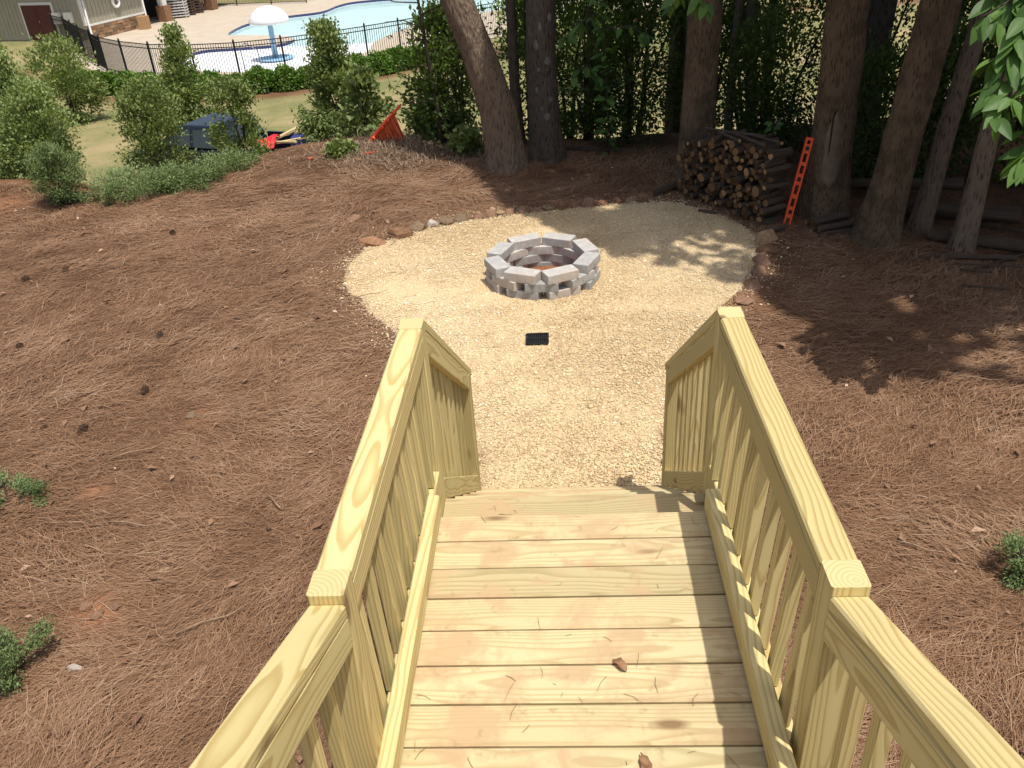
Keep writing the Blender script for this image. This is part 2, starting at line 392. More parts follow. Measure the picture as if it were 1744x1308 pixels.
def rand_rot(n):
    q = rng.normal(size=(n, 4)); q /= np.linalg.norm(q, axis=1)[:,None]; w_, x, y, z = q.T
    return np.stack([np.stack([1-2*(y*y+z*z), 2*(x*y-w_*z), 2*(x*z+w_*y)], 1), np.stack([2*(x*y+w_*z), 1-2*(x*x+z*z), 2*(y*z-w_*x)], 1), np.stack([2*(x*z-w_*y), 2*(y*z+w_*x), 1-2*(x*x+y*y)], 1)], 1)
def pebbles():
    n = 235000
    x = rng.uniform(-2.6, 2.6, n); y = rng.uniform(1.3, 7.6, n)
    d = bed_dist(x, y)+.12*fbm(x*4, y*4, 21)
    keep = (d < 0) | (rng.random(n) < .5*np.exp(-np.maximum(d, 0)/.11))
    # nothing inside the fire pit
    keep &= np.hypot(x+.155, y-5.22) > .52
    keep &= ~((np.abs(x+.20) < .088) & (np.abs(y-3.90) < .088))
    x = x[keep]; y = y[keep]; n = len(x)
    B = np.array([(1,0,0),(-1,0,0),(0,1,0),(0,-1,0),(0,0,1),(0,0,-1)], float); Fb = np.array([(0,2,4),(2,1,4),(1,3,4),(3,0,4),(2,0,5),(1,2,5),(3,1,5),(0,3,5)])
    s = rng.gamma(6, .00108, n)*np.where(rng.random(n) < .04, 1.7, 1)
    S = s[:,None]*rng.uniform(.7, 1.25, (n, 3))
    V = B[None]*S[:,None,:]*rng.uniform(.75, 1.2, (n, 6, 1)); V = np.einsum('nij,nkj->nki', rand_rot(n), V); V[:,:,2] *= .6
    z = GZ+.013+rng.uniform(0, .006, n)+.02*fbm(x*2, y*2, 4)
    V += np.stack([x, y, z], 1)[:,None,:]
    F = (Fb[None]+np.arange(n)[:,None,None]*6).reshape(-1, 3)
    me = mesh_np('gravel', V.reshape(-1, 3), F, [PEBBLE])
    patch = .5+1.1*fbm(x*.9, y*.9, 31)-.25*sstep(3.5, 5.0, y)*.3
    tn = np.clip(.45+.45*(rng.random(n)-.5)+.5*(patch-.5)+np.where(rng.random(n) < .12, .3, 0), 0, .96)
    tn[rng.random(n) < .03] = 1.0
    add_attr(me, 'tint', np.repeat(tn, 6)); return me
o = obj('gravel', pebbles(), kind='stuff'); tag(o, 'tan pea gravel covering the fire pit area', 'gravel')

def strips(px, py, pz, ang, ln, wd, bend, lift, tilt=None):
    """curved thin strips of three points; returns V,F"""
    n = len(px); t = np.stack([np.cos(ang), np.sin(ang)], 1); s = np.stack([-t[:,1], t[:,0]], 1)
    C0 = np.stack([px, py], 1)
    ctr = [C0-t*ln[:,None]/2+s*(bend*ln)[:,None], C0, C0+t*ln[:,None]/2+s*(bend*ln)[:,None]]
    zz = [pz+lift[:,0], pz+lift[:,1], pz+lift[:,2]]
    V = np.zeros((n, 6, 3))
    for k in range(3):
        for j, sg in enumerate((-1, 1)):
            V[:,k*2+j,:2] = ctr[k]+s*sg*(wd*(.5 if k != 1 else .6))[:,None]; V[:,k*2+j,2] = zz[k]
    b = np.arange(n)[:,None]*6
    F = np.concatenate([b+np.array([[0,1,3,2]]), b+np.array([[2,3,5,4]])], 0)
    return V.reshape(-1, 3), F
def straw():
    n = 430000
    # more needles near the camera
    u = rng.random(n); y = -1.6+12.0*u**1.25; hw = 3.2+.62*(y+2.5)
    x = rng.uniform(-1, 1, n)*hw*1.0-.1*(y+2)
    d = bed_dist(x, y)+.15*fbm(x*4, y*4, 21)
    keep = (y < lipY(x)+.3) & ((d > 0.0) | (rng.random(n) < .010)) & (rng.random(n) < np.clip(1.0+.9*fbm(x*1.2, y*1.2, 40), 0, 1))
    keep &= ~((x > -.62) & (x < .70) & (y < 1.5)) & (np.hypot(x+.155, y-5.22) > .75)
    keep &= (x < 4.6) & (x > -9) & (rng.random(n) > .75*spots(x, y))
    x = x[keep]; y = y[keep]; n = len(x)
    dist = np.sqrt(x**2+(y+2.5)**2+3.4**2)
    flow = 4.5*fbm(x*.8, y*.8, 50)+.3
    ang = flow+rng.normal(0, .62, n)
    ln = rng.uniform(.09, .22, n); wd = .0015*np.clip(dist/4.0, 1, 3.0)*rng.uniform(.7, 1.3, n)
    clump = np.clip(fbm(x*2.2, y*2.2, 60)*.14+.018, 0, .075)
    pz = gz(x, y)+.004+rng.random(n)**1.6*clump
    lift = rng.uniform(0, .012, (n, 3)); up = rng.random(n) < .08; lift[up, 2] += rng.uniform(.01, .05, up.sum())
    V, F = strips(x, y, pz, ang, ln, wd, rng.normal(0, .05, n), lift)
    me = mesh_np('pine_straw', V, F, [NEEDLE])
    tn = np.clip(.42+rng.normal(0, .18, n)+.4*fbm(x*.8, y*.8, 70)+.5*fbm(x*3, y*3, 71)+(pz-gz(x, y))*2, 0, 1)
    add_attr(me, 'tint', np.repeat(tn, 6)); return me
o = obj('pine_straw', straw(), kind='stuff'); tag(o, 'brown pine straw mulch spread over the yard', 'pine straw')

def leaves_mesh(name, C, D, Nn, L, W, m, tn, fold=.25):
    """folded diamond leaves: centre, long axis, normal, length, width"""
    C = np.asarray(C, float); n = len(C)
    D = D/np.linalg.norm(D, axis=1)[:,None]; S = np.cross(D, Nn); S /= np.linalg.norm(S, axis=1)[:,None]+1e-9; U = np.cross(S, D)
    L = np.broadcast_to(L, (n,))[:,None]; W = np.broadcast_to(W, (n,))[:,None]
    V = np.stack([C-D*L*.5, C+S*W*.5+U*W*fold-D*L*.06, C+D*L*.5-U*L*.08, C-S*W*.5+U*W*fold-D*L*.06], 1)
    b = np.arange(n)[:,None]*4
    F = np.concatenate([b+np.array([[0,1,2]]), b+np.array([[0,2,3]])], 0)
    me = mesh_np(name, V.reshape(-1, 3), F, [m]); add_attr(me, 'tint', np.repeat(np.clip(tn, 0, 1), 4)); return me
def litter():
    n = 1100; y = -1.2+11*rng.random(n)**1.1; x = rng.uniform(-1, 1, n)*(3.2+.6*(y+2.5))-.2
    k = (bed_dist(x, y) > .02) & (y < lipY(x)) & ~((np.abs(x-.03) < .72) & (y < 1.6)) & (np.hypot(x+.155, y-5.22) > .8) & (x < 4.6)
    x, y = x[k], y[k]; n = len(x); a = rng.uniform(0, 6.28, n)
    D = np.stack([np.cos(a), np.sin(a), rng.normal(0, .2, n)], 1); Nn = np.stack([rng.normal(0, .35, n), rng.normal(0, .35, n), np.ones(n)], 1)
    s = rng.gamma(5, .0075, n)
    return leaves_mesh('leaf_litter', np.stack([x, y, gz(x, y)+.035], 1), D, Nn, s*1.25, s*.7, LITTER, rng.random(n)**1.6)
o = obj('leaf_litter', litter(), kind='stuff'); tag(o, 'scattered dry fallen leaves on the pine straw', 'leaf litter')
def stalks():
    n = 4600; x = rng.normal(-2.1, .68, n); y = 9.65+rng.normal(0, .36, n)+.1*np.abs(x+2.3)
    k = (y < lipY(x)+.4) & (y > 8.6); x, y = x[k], y[k]; n = len(x)
    l = rng.uniform(.06, .26, n); lift = rng.uniform(0, .07, (n, 3)); lift[:,2] += rng.random(n)*.09
    V, F = strips(x, y, gz(x, y), rng.uniform(0, 6.28, n), l, rng.uniform(.003, .006, n), rng.normal(0, .08, n), lift)
    me = mesh_np('dry_brush', V, F, [STRAWPALE]); add_attr(me, 'tint', np.repeat(rng.random(n), 6)); return me
o = obj('dry_brush', stalks(), kind='stuff'); tag(o, 'pale dry stalks heaped on the berm below the orange netting', 'dry brush')
# ------------------------------------------------------------------ wooden staircase
STAIR = thing('wooden_staircase', 'new yellow pine outdoor staircase with landing and slatted railings', 'staircase', (.034, .3, GZ))
BC = {}
def board(name, a, b, wd, th, up, mt, parent=STAIR, plumb=False, ch=.004, endm=None):
    a = Vector(a); b = Vector(b); L = (b-a).length; ex = (b-a)/L; ez = Vector(up); ez = (ez-ex*ez.dot(ex)).normalized(); ey = ez.cross(ex)
    k = 0.0
    if plumb: k = ex.z/max(1e-6, math.hypot(ex.x, ex.y))*(1 if ez.z > .3 else 0); ky = ex.z/max(1e-6, math.hypot(ex.x, ex.y))*(ey.z if abs(ey.z) > .3 else 0)
    else: ky = 0.0
    key = (round(L, 4), round(wd, 4), round(th, 4), round(k, 3), round(ky, 3), mt.name, endm.name if endm else '')
    if key not in BC:
        hw, ht = wd/2, th/2; c = ch
        sec = [(-hw+c,-ht),(hw-c,-ht),(hw,-ht+c),(hw,ht-c),(hw-c,ht),(-hw+c,ht),(-hw,ht-c),(-hw,-ht+c)]
        V = []
        for x in (-L/2, L/2):
            for (y, z) in sec: V.append((x+(z*k if plumb else 0)+(y*ky if plumb else 0), y, z))
        F = [tuple(reversed(range(8))), tuple(range(8, 16))]+[(i, (i+1) % 8, 8+(i+1) % 8, 8+i) for i in range(8)]
        m_ = MB(); m_.v = V; m_.f = F; m_.m = [1 if endm else 0]*2+[0]*8
        BC[key] = m_.mesh(name, [mt]+([endm] if endm else []))
    o = bpy.data.objects.new(name, BC[key]); col.objects.link(o); o.parent = parent
    R3 = Matrix((ex, ey, ez)).transposed().to_4x4(); o.matrix_basis = Matrix.Translation((a+b)/2-WORLD[parent.name]) @ R3
    return o
UP = (0,0,1)
LA, RA, CW = -.522, .590, .089
# landing boards
for k in range(9):
    y = -.0699-.1447*k
    dz = random.uniform(-.0015, .0015)
    board('deck_board', (-.518, y, -.019+dz), (.586, y, -.019+dz), .1380, .038, UP, DECK, ch=.007)
# rim and joists
for x in (LA-.019, RA+.019): board('rim_joist', (x, -1.031, -.115), (x, .285, -.115), .23, .038, (1,0,0), WOOD)
for x in (-.25, .034, .32): board('joist', (x, -1.15, -.13), (x, -.06, -.13), .18, .038, (1,0,0), WOOD)
# lower flight: two boards a tread, riser boards, stringers
for i in range(1, 7):
    z = -.193*i; yf = .352+.2573*(i-1); y0 = 0.002 if i == 1 else yf-.2573-.03
    n = 2; wd = (yf-y0-.005*(n-1))/n
    for q in range(n):
        yc = y0+wd*(q+.5)+.005*q
        board('tread', (-.519, yc, z-.019), (.587, yc, z-.019), wd, .038, UP, DECK, ch=.006)
    board('riser', (-.482, yf-.05, z-.115), (.55, yf-.05, z-.115), .148, .022, (0,1,0), WOOD)
board('riser', (-.482, -.022, -.115), (.55, -.022, -.115), .15, .022, (0,1,0), WOOD)
for x in (-.50, .568): board('stringer', (x, .02, -.35), (x, 1.60, -1.53), .22, .036, (1,0,0), WOOD, plumb=False)
# posts
for sx, X in ((-1, LA-CW/2), (1, RA+CW/2)):
    board('post', (X, .3335, GZ-.1), (X, .3335, .668), CW, CW, (0,1,0), WOOD, endm=ENDG, ch=.005)
    board('post', (X, -1.0775, GZ-.1), (X, -1.0775, .704), CW, CW, (0,1,0), WOOD, endm=ENDG, ch=.005)
    board('post', (X, 1.605, GZ-.1), (X, 1.605, -.300), CW, CW, (0,1,0), WOOD, endm=ENDG, ch=.005)
    board('post', (X, -2.95, GZ-.1), (X, -2.95, 1.50), CW, CW, (0,1,0), WOOD, endm=ENDG, ch=.005)
    s = sx; xi = LA if sx < 0 else RA                # inner face
    def X_(d): return xi+s*d
    # landing: cap, top rail, bottom rails, balusters
    board('cap_rail', (X_(CW/2), -1.032, .682), (X_(CW/2), .288, .648), CW, .038, UP, WOOD, ch=.006)
    board('top_rail', (X_(.0115), -1.032, .6175), (X_(.0115), .288, .5835), .089, .021, (1,0,0), WOOD)
    wl = -.5015 if s < 0 else .5475; bw = .045 if s < 0 else .051
    board('bottom_rail', (wl, -1.30, .062), (wl, -.01, .062), .095, bw, (1,0,0), WOOD, ch=.005); xb = .0245 if s < 0 else .005
    for k in range(9):
        y = -.945+.1415*k; j = random.uniform(-.004, .004)
        board('baluster', (X_(xb), y+j, .008), (X_(.0425), y+j+random.uniform(-.004, .004), .628), .036, .036, (0,1,0), WOOD, ch=.003)
    # lower flight railing
    sl_ = .75; z0 = .662
    def ZR(y): return z0-sl_*(y-.378)
    v = 1/math.cos(math.atan(sl_))
    board('cap_rail', (X_(CW/2), .380, ZR(.380)-.019*v), (X_(CW/2), 1.70, ZR(1.70)-.019*v), CW, .038, UP, WOOD, plumb=True, ch=.005)
    board('top_rail', (X_(.019), .380, ZR(.380)-.0385*v-.0445*v), (X_(.019), 1.558, ZR(1.558)-.0385*v-.0445*v), .089, .036, (1,0,0), WOOD, plumb=True)
    board('bottom_rail', (X_(.019), .380, -.105-.06), (X_(.019), 1.558, -.105-.06-sl_*1.178), .094, .036, (1,0,0), WOOD, plumb=True)
    for k in range(8):
        y = .465+.1375*k; zt = ZR(y)-.0385*v-.025; zb = -.105-.11-sl_*(y-.38)
        board('baluster', (X_(.0575), y, zb), (X_(.0575), y, zt), .037, .037, (0,1,0), WOOD, ch=.003)
    # upper flight railing, rising towards the house
    su = .44; vu = 1/math.cos(math.atan(su)); zu = .676
    def ZU(y): return zu+su*(-1.123-y)
    board('cap_rail', (X_(CW/2), -2.904, ZU(-2.904)-.019*vu), (X_(CW/2), -1.124, ZU(-1.124)-.019*vu), CW, .038, UP, WOOD, plumb=True, ch=.006)
    board('top_rail', (X_(.019), -2.904, ZU(-2.904)-.0385*vu-.0445*vu), (X_(.019), -1.124, ZU(-1.124)-.0385*vu-.0445*vu), .089, .036, (1,0,0), WOOD, plumb=True)
    board('stringer', (X_(.019), -2.904, -.10+su*1.78), (X_(.019), -1.124, -.10), .20, .036, (1,0,0), WOOD, plumb=True)
    for k in range(12):
        y = -1.225-.138*k
        board('baluster', (X_(.0575), y, -.17+su*(-1.124-y)), (X_(.0575), y, ZU(y)-.0385*vu-.018), .037, .037, (0,1,0), WOOD, ch=.003)
for i in range(1, 6):
    z = .143*i; yn = -1.312-.325*(i-1)
    for q in range(2): board('tread', (-.519, yn-.083-.169*q, z-.019), (.587, yn-.083-.169*q, z-.019), .164, .038, UP, DECK, ch=.006)
    board('riser', (-.519, yn-.012, z-.0905), (.587, yn-.012, z-.0905), .10, .02, (0,1,0), WOOD)
board('deck_board', (-.9, -3.42, .838), (.97, -3.42, .838), .7, .038, UP, DECK)

# bits lying on the boards
DRY = tint_mat('dry_brown_leaf', [(0, (.13, .06, .03)), (1, (.30, .17, .09))], .7)
def curled_leaf(L, W, seed):
    r_ = random.Random(seed); mb = MB(); n = 7; V = []
    for i in range(n):
        t = i/(n-1); w_ = W*.5*math.sin(math.pi*min(1, t*.92+.06))**.7*(1+.25*math.sin(9*t+seed))
        if t < .22: w_ *= .25
        z = .012*math.sin(t*3.1+seed)+.003
        for sx in (-1, 0, 1): V.append((L*(t-.5), sx*w_, z+(abs(sx)*.35*w_)))
    F = []
    for i in range(n-1):
        for q in range(2): F.append((i*3+q, (i+1)*3+q, (i+1)*3+q+1, i*3+q+1))
    mb.add(V, F); me = mb.mesh('dry_leaf', [DRY], True); add_attr(me, 'tint', [r_.random() for _ in V]); return me
for k, (x, y, a, lab) in enumerate([(.150, -.735, -.9, 'curled brown dry leaf on the stair landing boards'), (.195, -1.075, -1.25, 'dark narrow dry leaf on the landing close to the steps up')]):
    o = obj('dry_leaf', curled_leaf(.062, .032, k), None, (x, y, .002), Matrix.Rotation(a, 3, 'Z')); tag(o, lab, 'leaf')
n = 52; x = rng.uniform(-.47, .5, n); y = rng.uniform(-1.12, -.01, n)
x[:14] = -.3+rng.normal(0, .05, 14); y[:14] = rng.uniform(.08, .3, 14); zz = np.where(y > 0, -.193, 0)+.0022
V, F = strips(x, y, zz, rng.uniform(0, 6.28, n), rng.uniform(.012, .07, n), rng.uniform(.0008, .0014, n), rng.normal(0, .08, n), rng.uniform(0, .002, (n, 3)))
me = mesh_np('fallen_needles', V, F, [NEEDLE]); add_attr(me, 'tint', np.repeat(rng.random(n)*.4, 6))
tag(obj('fallen_needles', me, kind='stuff'), 'loose pine needles lying on the landing boards', 'pine needles')

# ------------------------------------------------------------------ fire pit
def block_mat():
    m, t, b = mat('concrete_block', .9, .15); oi = t.nodes.new('ShaderNodeObjectInfo'); v = mapping(t)
    n = noise(t, v, 14, 6, .7)
    base = ramp(t, [(.3, (.34, .335, .325)), (.7, (.53, .52, .505))], n).outputs[0]
    warm = ramp(t, [(.45, (0,0,0)), (.6, (1,1,1))], noise(t, v, 5, 4))
    g = mth(t, 'GREATER_THAN', oi.outputs['Random'], .5)
    base = mix(t, mth(t, 'MULTIPLY', mth(t, 'MULTIPLY', warm.outputs[0], g), .3), base, (.44, .30, .20))
    tn = ramp(t, [(0, (.72, .72, .72)), (.5, (.98, .97, .94)), (1, (1.08, 1.05, 1.0))], oi.outputs['Random'])
    t.links.new(mix(t, 1.0, base, tn.outputs[0], 'MULTIPLY'), b.inputs['Base Color']); bump(t, b, noise(t, v, 120, 4, .7), .5, .004)
    return m
BLOCK = block_mat()
PX, PY = -.155, 5.22
PIT = thing('fire_pit', 'round fire pit of dry stacked grey concrete blocks on gravel', 'fire pit', (PX, PY, GZ))
def block_me(seed):
    r_ = random.Random(seed); L, W, H = .315, .155, .087
    bm = bmesh.new(); bmesh.ops.create_cube(bm, size=1)
    for v in bm.verts: v.co = Vector((v.co.x*L, v.co.y*W, v.co.z*H))+Vector([r_.uniform(-.003, .003) for _ in range(3)])
    bmesh.ops.bevel(bm, geom=bm.edges[:], offset=.004, segments=1, affect='EDGES')
    me = bpy.data.meshes.new('brick'); bm.to_mesh(me); bm.free(); me.materials.append(BLOCK); return me
bl = [block_me(i) for i in range(5)]
ap = .315/2*(1+math.sqrt(2))+.155/2+.004
for c in range(-1, 4):
    z = GZ-.085+.088*c+.044
    for k in range(8):
        a = -math.pi/2+math.pi/8+k*math.pi/4+(0 if c % 2 else math.pi/8)+random.uniform(-.025, .025)
        if c <= 0: a += .02
        rr_ = ap+random.uniform(-.010, .010)
        obj('brick', bl[(k*3+c) % 5], PIT, (PX+rr_*math.cos(a), PY+rr_*math.sin(a), z), Matrix.Rotation(a+math.pi/2+random.uniform(-.04, .04), 3, 'Z'))
mb = MB(); V = [(PX, PY, GZ-.025)]; F = []
for r_i, rr_ in enumerate((.15, .30, .43)):
    for k in range(20):
        a = k*math.pi/10; V.append((PX+rr_*math.cos(a), PY+rr_*math.sin(a), GZ-.03-.008*r_i+random.uniform(-.008, .008)))
for k in range(20):
    F.append((0, 1+k, 1+(k+1) % 20))
    for q in range(2): F.append((1+q*20+k, 21+q*20+k, 21+q*20+(k+1) % 20, 1+q*20+(k+1) % 20))
mb.add(V, F); part('soil_floor', mb, [simple('red_clay', (.33, .125, .05), (.17, .07, .035), .95, 18, bmp=.8)], PIT, True)

# ------------------------------------------------------------------ drain grate
BLACKP = simple('black_plastic', (.02, .02, .021), (.012, .012, .013), .5, 12)
GX, GY = -.20, 3.90; gzt = GZ+.030
GR = thing('drain_grate', 'square black plastic drain grate set in the gravel', 'drain grate', (GX, GY, GZ))
fr = MB(); h = .092
for a, b in (((-h,-h),(h,-h)), ((h,-h),(h,h)), ((h,h),(-h,h)), ((-h,h),(-h,-h))): fr.bar((GX+a[0], GY+a[1], gzt-.01), (GX+b[0], GY+b[1], gzt-.01), .014, .022)
part('frame', fr, [BLACKP], GR)
for k in range(9):
    x = GX-.072+.018*k; q = MB()
    for y0, y1 in ((-.083, -.012), (.012, .083)): q.bar((x, GY+y0, gzt-.006), (x, GY+y1, gzt-.006), .008, .012)
    part('bar', q, [BLACKP], GR)
q = MB().bar((GX-.083, GY, gzt-.0045), (GX+.083, GY, gzt-.0045), .02, .013); part('cross_bar', q, [BLACKP], GR)
q = MB().box((GX-.085, GY-.085, GZ-.06), (GX+.085, GY+.085, GZ+.017)); part('catch_box', q, [simple('drain_dark', (.01,.01,.01))], GR)

# ------------------------------------------------------------------ stones
def stone_mat(name, a, b_):
    m, t, b = mat(name, .9, .15); v = mapping(t); oi = t.nodes.new('ShaderNodeObjectInfo')
    c = ramp(t, [(.3, a), (.7, b_)], noise(t, v, 7, 6, .68)).outputs[0]
    tn = ramp(t, [(0, (.75, .75, .75)), (1, (1.15, 1.12, 1.08))], oi.outputs['Random'])
    t.links.new(mix(t, 1.0, c, tn.outputs[0], 'MULTIPLY'), b.inputs['Base Color']); bump(t, b, noise(t, v, 30, 5, .7), .8, .012); return m
ST = {'brown': stone_mat('brown_stone', (.17, .085, .045), (.36, .21, .125)), 'grey': stone_mat('grey_stone', (.15, .10, .062), (.32, .235, .155)),
      'clay': stone_mat('clay_stone', (.19, .105, .065), (.36, .225, .15)), 'white': stone_mat('white_stone', (.42, .36, .31), (.68, .62, .56)), 'tan': stone_mat('tan_stone', (.25, .16, .09), (.45, .31, .19))}
def stone_me(seed, m, sub_=3):
    r_ = np.random.default_rng(seed); bm = bmesh.new(); bmesh.ops.create_icosphere(bm, subdivisions=sub_, radius=.5)
    pl = r_.normal(size=(9, 3)); pl /= np.linalg.norm(pl, axis=1)[:,None]; dd = r_.uniform(.25, .42, 9)
    for v in bm.verts:
        c = np.array(v.co)
        for n_, d_ in zip(pl, dd):
            s = c@n_-d_
            if s > 0: c = c-n_*s*.92
        c *= 1+.06*math.sin(c[0]*13+seed)*math.sin(c[1]*11+seed*2)+.03*math.sin(c[2]*29+seed)
        v.co = Vector(c)
    me = bpy.data.meshes.new('stone'); bm.to_mesh(me); bm.free(); me.materials.append(m); return me
STC = {}
def stone(name, x, y, s, kind, label, group=None, seed=0, cat='stone', a=None, sink=.36):
    key = (kind, seed % 4)
    if key not in STC: STC[key] = stone_me(seed % 4+len(kind)*10, ST[kind])
    z = float(gz(x, y))
    o = obj(name, STC[key], None, (x, y, z+s[2]*(.5-sink)), Matrix.Rotation(random.uniform(0, 6.28) if a is None else a, 3, 'Z'))
    o.scale = tuple(1.03*q for q in s) if name == 'edging_stone' else s; return tag(o, label, cat, group)
gb = 'stones edging the back of the gravel bed'
row = [(-2.07,6.27,(.36,.24,.15),'brown'),(-1.80,6.50,(.34,.24,.17),'brown'),(-1.60,6.66,(.24,.2,.16),'grey'),(-1.43,6.80,(.15,.13,.13),'white'),(-1.28,6.83,(.21,.17,.14),'grey'),(-1.10,6.90,(.23,.17,.14),'grey'),(-.92,6.98,(.17,.14,.09),'clay'),(-.79,7.02,(.18,.15,.16),'clay'),(-.66,7.06,(.14,.13,.13),'tan'),(-.54,7.08,(.16,.13,.1),'clay'),(-.40,7.10,(.19,.15,.12),'tan'),(-.25,7.13,(.15,.12,.09),'clay'),(-.10,7.15,(.17,.13,.13),'grey'),(.05,7.17,(.17,.15,.17),'brown'),(.20,7.20,(.15,.12,.09),'brown'),(.36,7.22,(.2,.18,.2),'clay'),(.54,7.25,(.17,.14,.1),'brown'),(.72,7.29,(.19,.14,.12),'brown'),(.90,7.34,(.18,.14,.1),'grey'),(1.06,7.40,(.22,.15,.13),'brown')]
nm = {'brown': 'dark brown rough fieldstone', 'grey': 'greyish weathered fieldstone', 'clay': 'reddish clay coloured stone', 'tan': 'tan rounded stone', 'white': 'whitish chunk of stone with dark side'}
for i, (x, y, s, kd) in enumerate(row):
    if kd == 'white': lab, g = 'whitish chunk of stone among the brown edging stones', None
    else: lab, g = nm[kd]+' in the row edging the back of the gravel', gb+', '+kd
    stone('edging_stone', x, y, s, kd, lab, g, i, a=random.uniform(-.3, .5))
for i, (x, y, s, kd, lab) in enumerate([
    (2.16, 5.86, (.24,.2,.27), 'tan', 'tall tan boulder at the corner of the gravel near the orange level'),
    (2.11, 5.60, (.26,.2,.15), 'brown', 'dark brown stone at the foot of the tall tan boulder'),
    (2.02, 5.33, (.2,.26,.17), 'clay', 'blocky reddish stone edging the gravel below the tan boulder'),
    (1.93, 5.10, (.15,.24,.14), 'clay', 'long reddish stone edging the gravel on the shaded side'),
    (1.80, 4.82, (.16,.2,.12), 'clay', 'small red clay stone edging the shaded side of the gravel'),
    (1.66, 4.52, (.24,.18,.07), 'clay', 'flat lump of red clay beside the railing corner post'),
    (2.28, 5.56, (.1,.08,.09), 'clay', 'fist sized reddish stone beside the dark brown edging stone'),
    (-2.41, 7.09, (.19,.15,.11), 'clay', 'lone pinkish stone on the pine straw behind the gravel'),
    (-2.40, 1.15, (.075,.06,.05), 'tan', 'small orange tan pebble alone on the pine straw'),
    (-2.60, .42, (.085,.05,.07), 'white', 'pale whitish stone beside the small juniper clump'),
    (-2.86, 2.86, (.11,.09,.06), 'grey', 'grey stone next to a bare red clay patch')]):
    stone('stone' if i > 5 else 'edging_stone', x, y, s, kd, lab, None, i+3, a=.3)
for i, (x, y) in enumerate([(-2.75,.86),(-2.66,.80),(-2.58,.86),(-2.78,2.84)]):
    stone('clay_clod', x, y, (.10,.075,.05), 'clay', 'orange clod of clay lying on the pine straw', 'orange clay clods', i, 'clod')

# pine cones
CONE = simple('pine_cone_scales', (.12, .075, .045), (.05, .03, .02), .85, 40)
def cone_me():
    mb = MB(); n = 9
    for i in range(n):
        t = i/(n-1); r_ = .030*math.sin(math.pi*(.12+.8*t))**.8; z = .012+.075*t
        for k in range(7):
            a = k*2*math.pi/7+i*.6; ca, sa = math.cos(a), math.sin(a)
            mb.add([(ca*r_*.3, sa*r_*.3, z), (ca*r_-sa*.007, sa*r_+ca*.007, z+.004), (ca*r_*1.15, sa*r_*1.15, z+.010), (ca*r_+sa*.007, sa*r_-ca*.007, z+.004)], [(0,1,2),(0,2,3)])
    mb.tube([(0,0,.005),(0,0,.085)], [.012,.006], 6); return mb.mesh('pine_cone', [CONE])
cm = cone_me()
for i, (x, y) in enumerate([(-5.64,5.66),(-5.33,5.75),(-3.63,4.13),(-3.37,3.16),(-4.91,4.14),(-3.66,2.64),(-4.6,6.9)]):
    o = obj('pine_cone', cm, None, (x, y, float(gz(x, y))+.035), Matrix.Rotation(random.uniform(0, 6), 3, 'Z') @ Matrix.Rotation(1.45, 3, 'X'))
    o.scale = (1.0,)*3; tag(o, 'brown open pine cone lying on the pine straw', 'pine cone', 'pine cones on the straw')
# twigs
for i, (x, y, a, L) in enumerate([(-3.05,2.35,.45,.42),(-2.75,1.55,-.15,.38),(-1.95,.72,.5,.4),(-2.55,4.9,1.2,.3),(-1.8,4.9,.4,.3),(2.0,1.2,-.5,.25),(-3.9,3.2,.2,.3),(-1.9,1.75,2.3,.2),(3.1,3.0,-.3,.3)]):
    p0 = [(-L/2,0,.012),(-L/6,.02*L,.02),(L/5,-.03*L,.015),(L/2,.04*L,.022)]
    mb = MB().tube(p0, [.005,.0045,.0035,.002], 6)
    o = obj('twig', mb.mesh('twig', [simple('dry_twig', (.36,.25,.16), (.2,.13,.08), .9, 30)] if i == 0 else [bpy.data.materials['dry_twig']], True), None, (x, y, float(gz(x, y))+.03), Matrix.Rotation(a, 3, 'Z'))
    tag(o, 'thin pale dry twig lying on the pine straw', 'twig', 'dry twigs on the straw')
# ------------------------------------------------------------------ trees
def trunk_mesh(name, pts, rads, m, seed=0, n=44, step=.05, ridge=.014, flare=.45):
    """bark-ridged trunk along a polyline"""
    P = np.array(pts, float); R = np.array(rads, float)
    seg = np.linalg.norm(np.diff(P, axis=0), axis=1); s = np.concatenate([[0], np.cumsum(seg)])
    hi = np.arange(0, min(s[-1], 3.6), step); lo = np.arange(min(s[-1], 3.6), s[-1]+.01, .35); t = np.concatenate([hi, lo])
    C = np.stack([np.interp(t, s, P[:,i]) for i in range(3)], 1); Rr = np.interp(t, s, R)
    C[:,0] += .02*np.sin(t*1.7+seed); C[:,1] += .02*np.cos(t*1.3+seed)
    th = np.linspace(0, 2*np.pi, n, endpoint=False); T, H = np.meshgrid(th, t)
    rg = fbm(T*n/2/np.pi*.42+.6*np.sin(H*3+seed), H*2.2, seed)*2+.5*fbm(T*n/2/np.pi*.9, H*6, seed+5)*2
    lump = .07*np.sin(T*2+seed+H*.6)+.05*np.sin(T*3-seed+H*.9)
    fl = flare*np.exp(-H/.34)*(1+.45*np.sin(T*5+seed))
    rad_ = Rr[:,None]*(1+lump+fl)+ridge*rg
    V = np.stack([C[:,0:1]+rad_*np.cos(T), C[:,1:2]+rad_*np.sin(T), C[:,2:3]+0*T], 2).reshape(-1, 3)
    i = np.arange(len(t)-1)[:,None]*n; k = np.arange(n)[None,:]
    F = np.stack([i+k, i+(k+1) % n, i+n+(k+1) % n, i+n+k], 2).reshape(-1, 4)
    return mesh_np(name, V, F, [m], True)
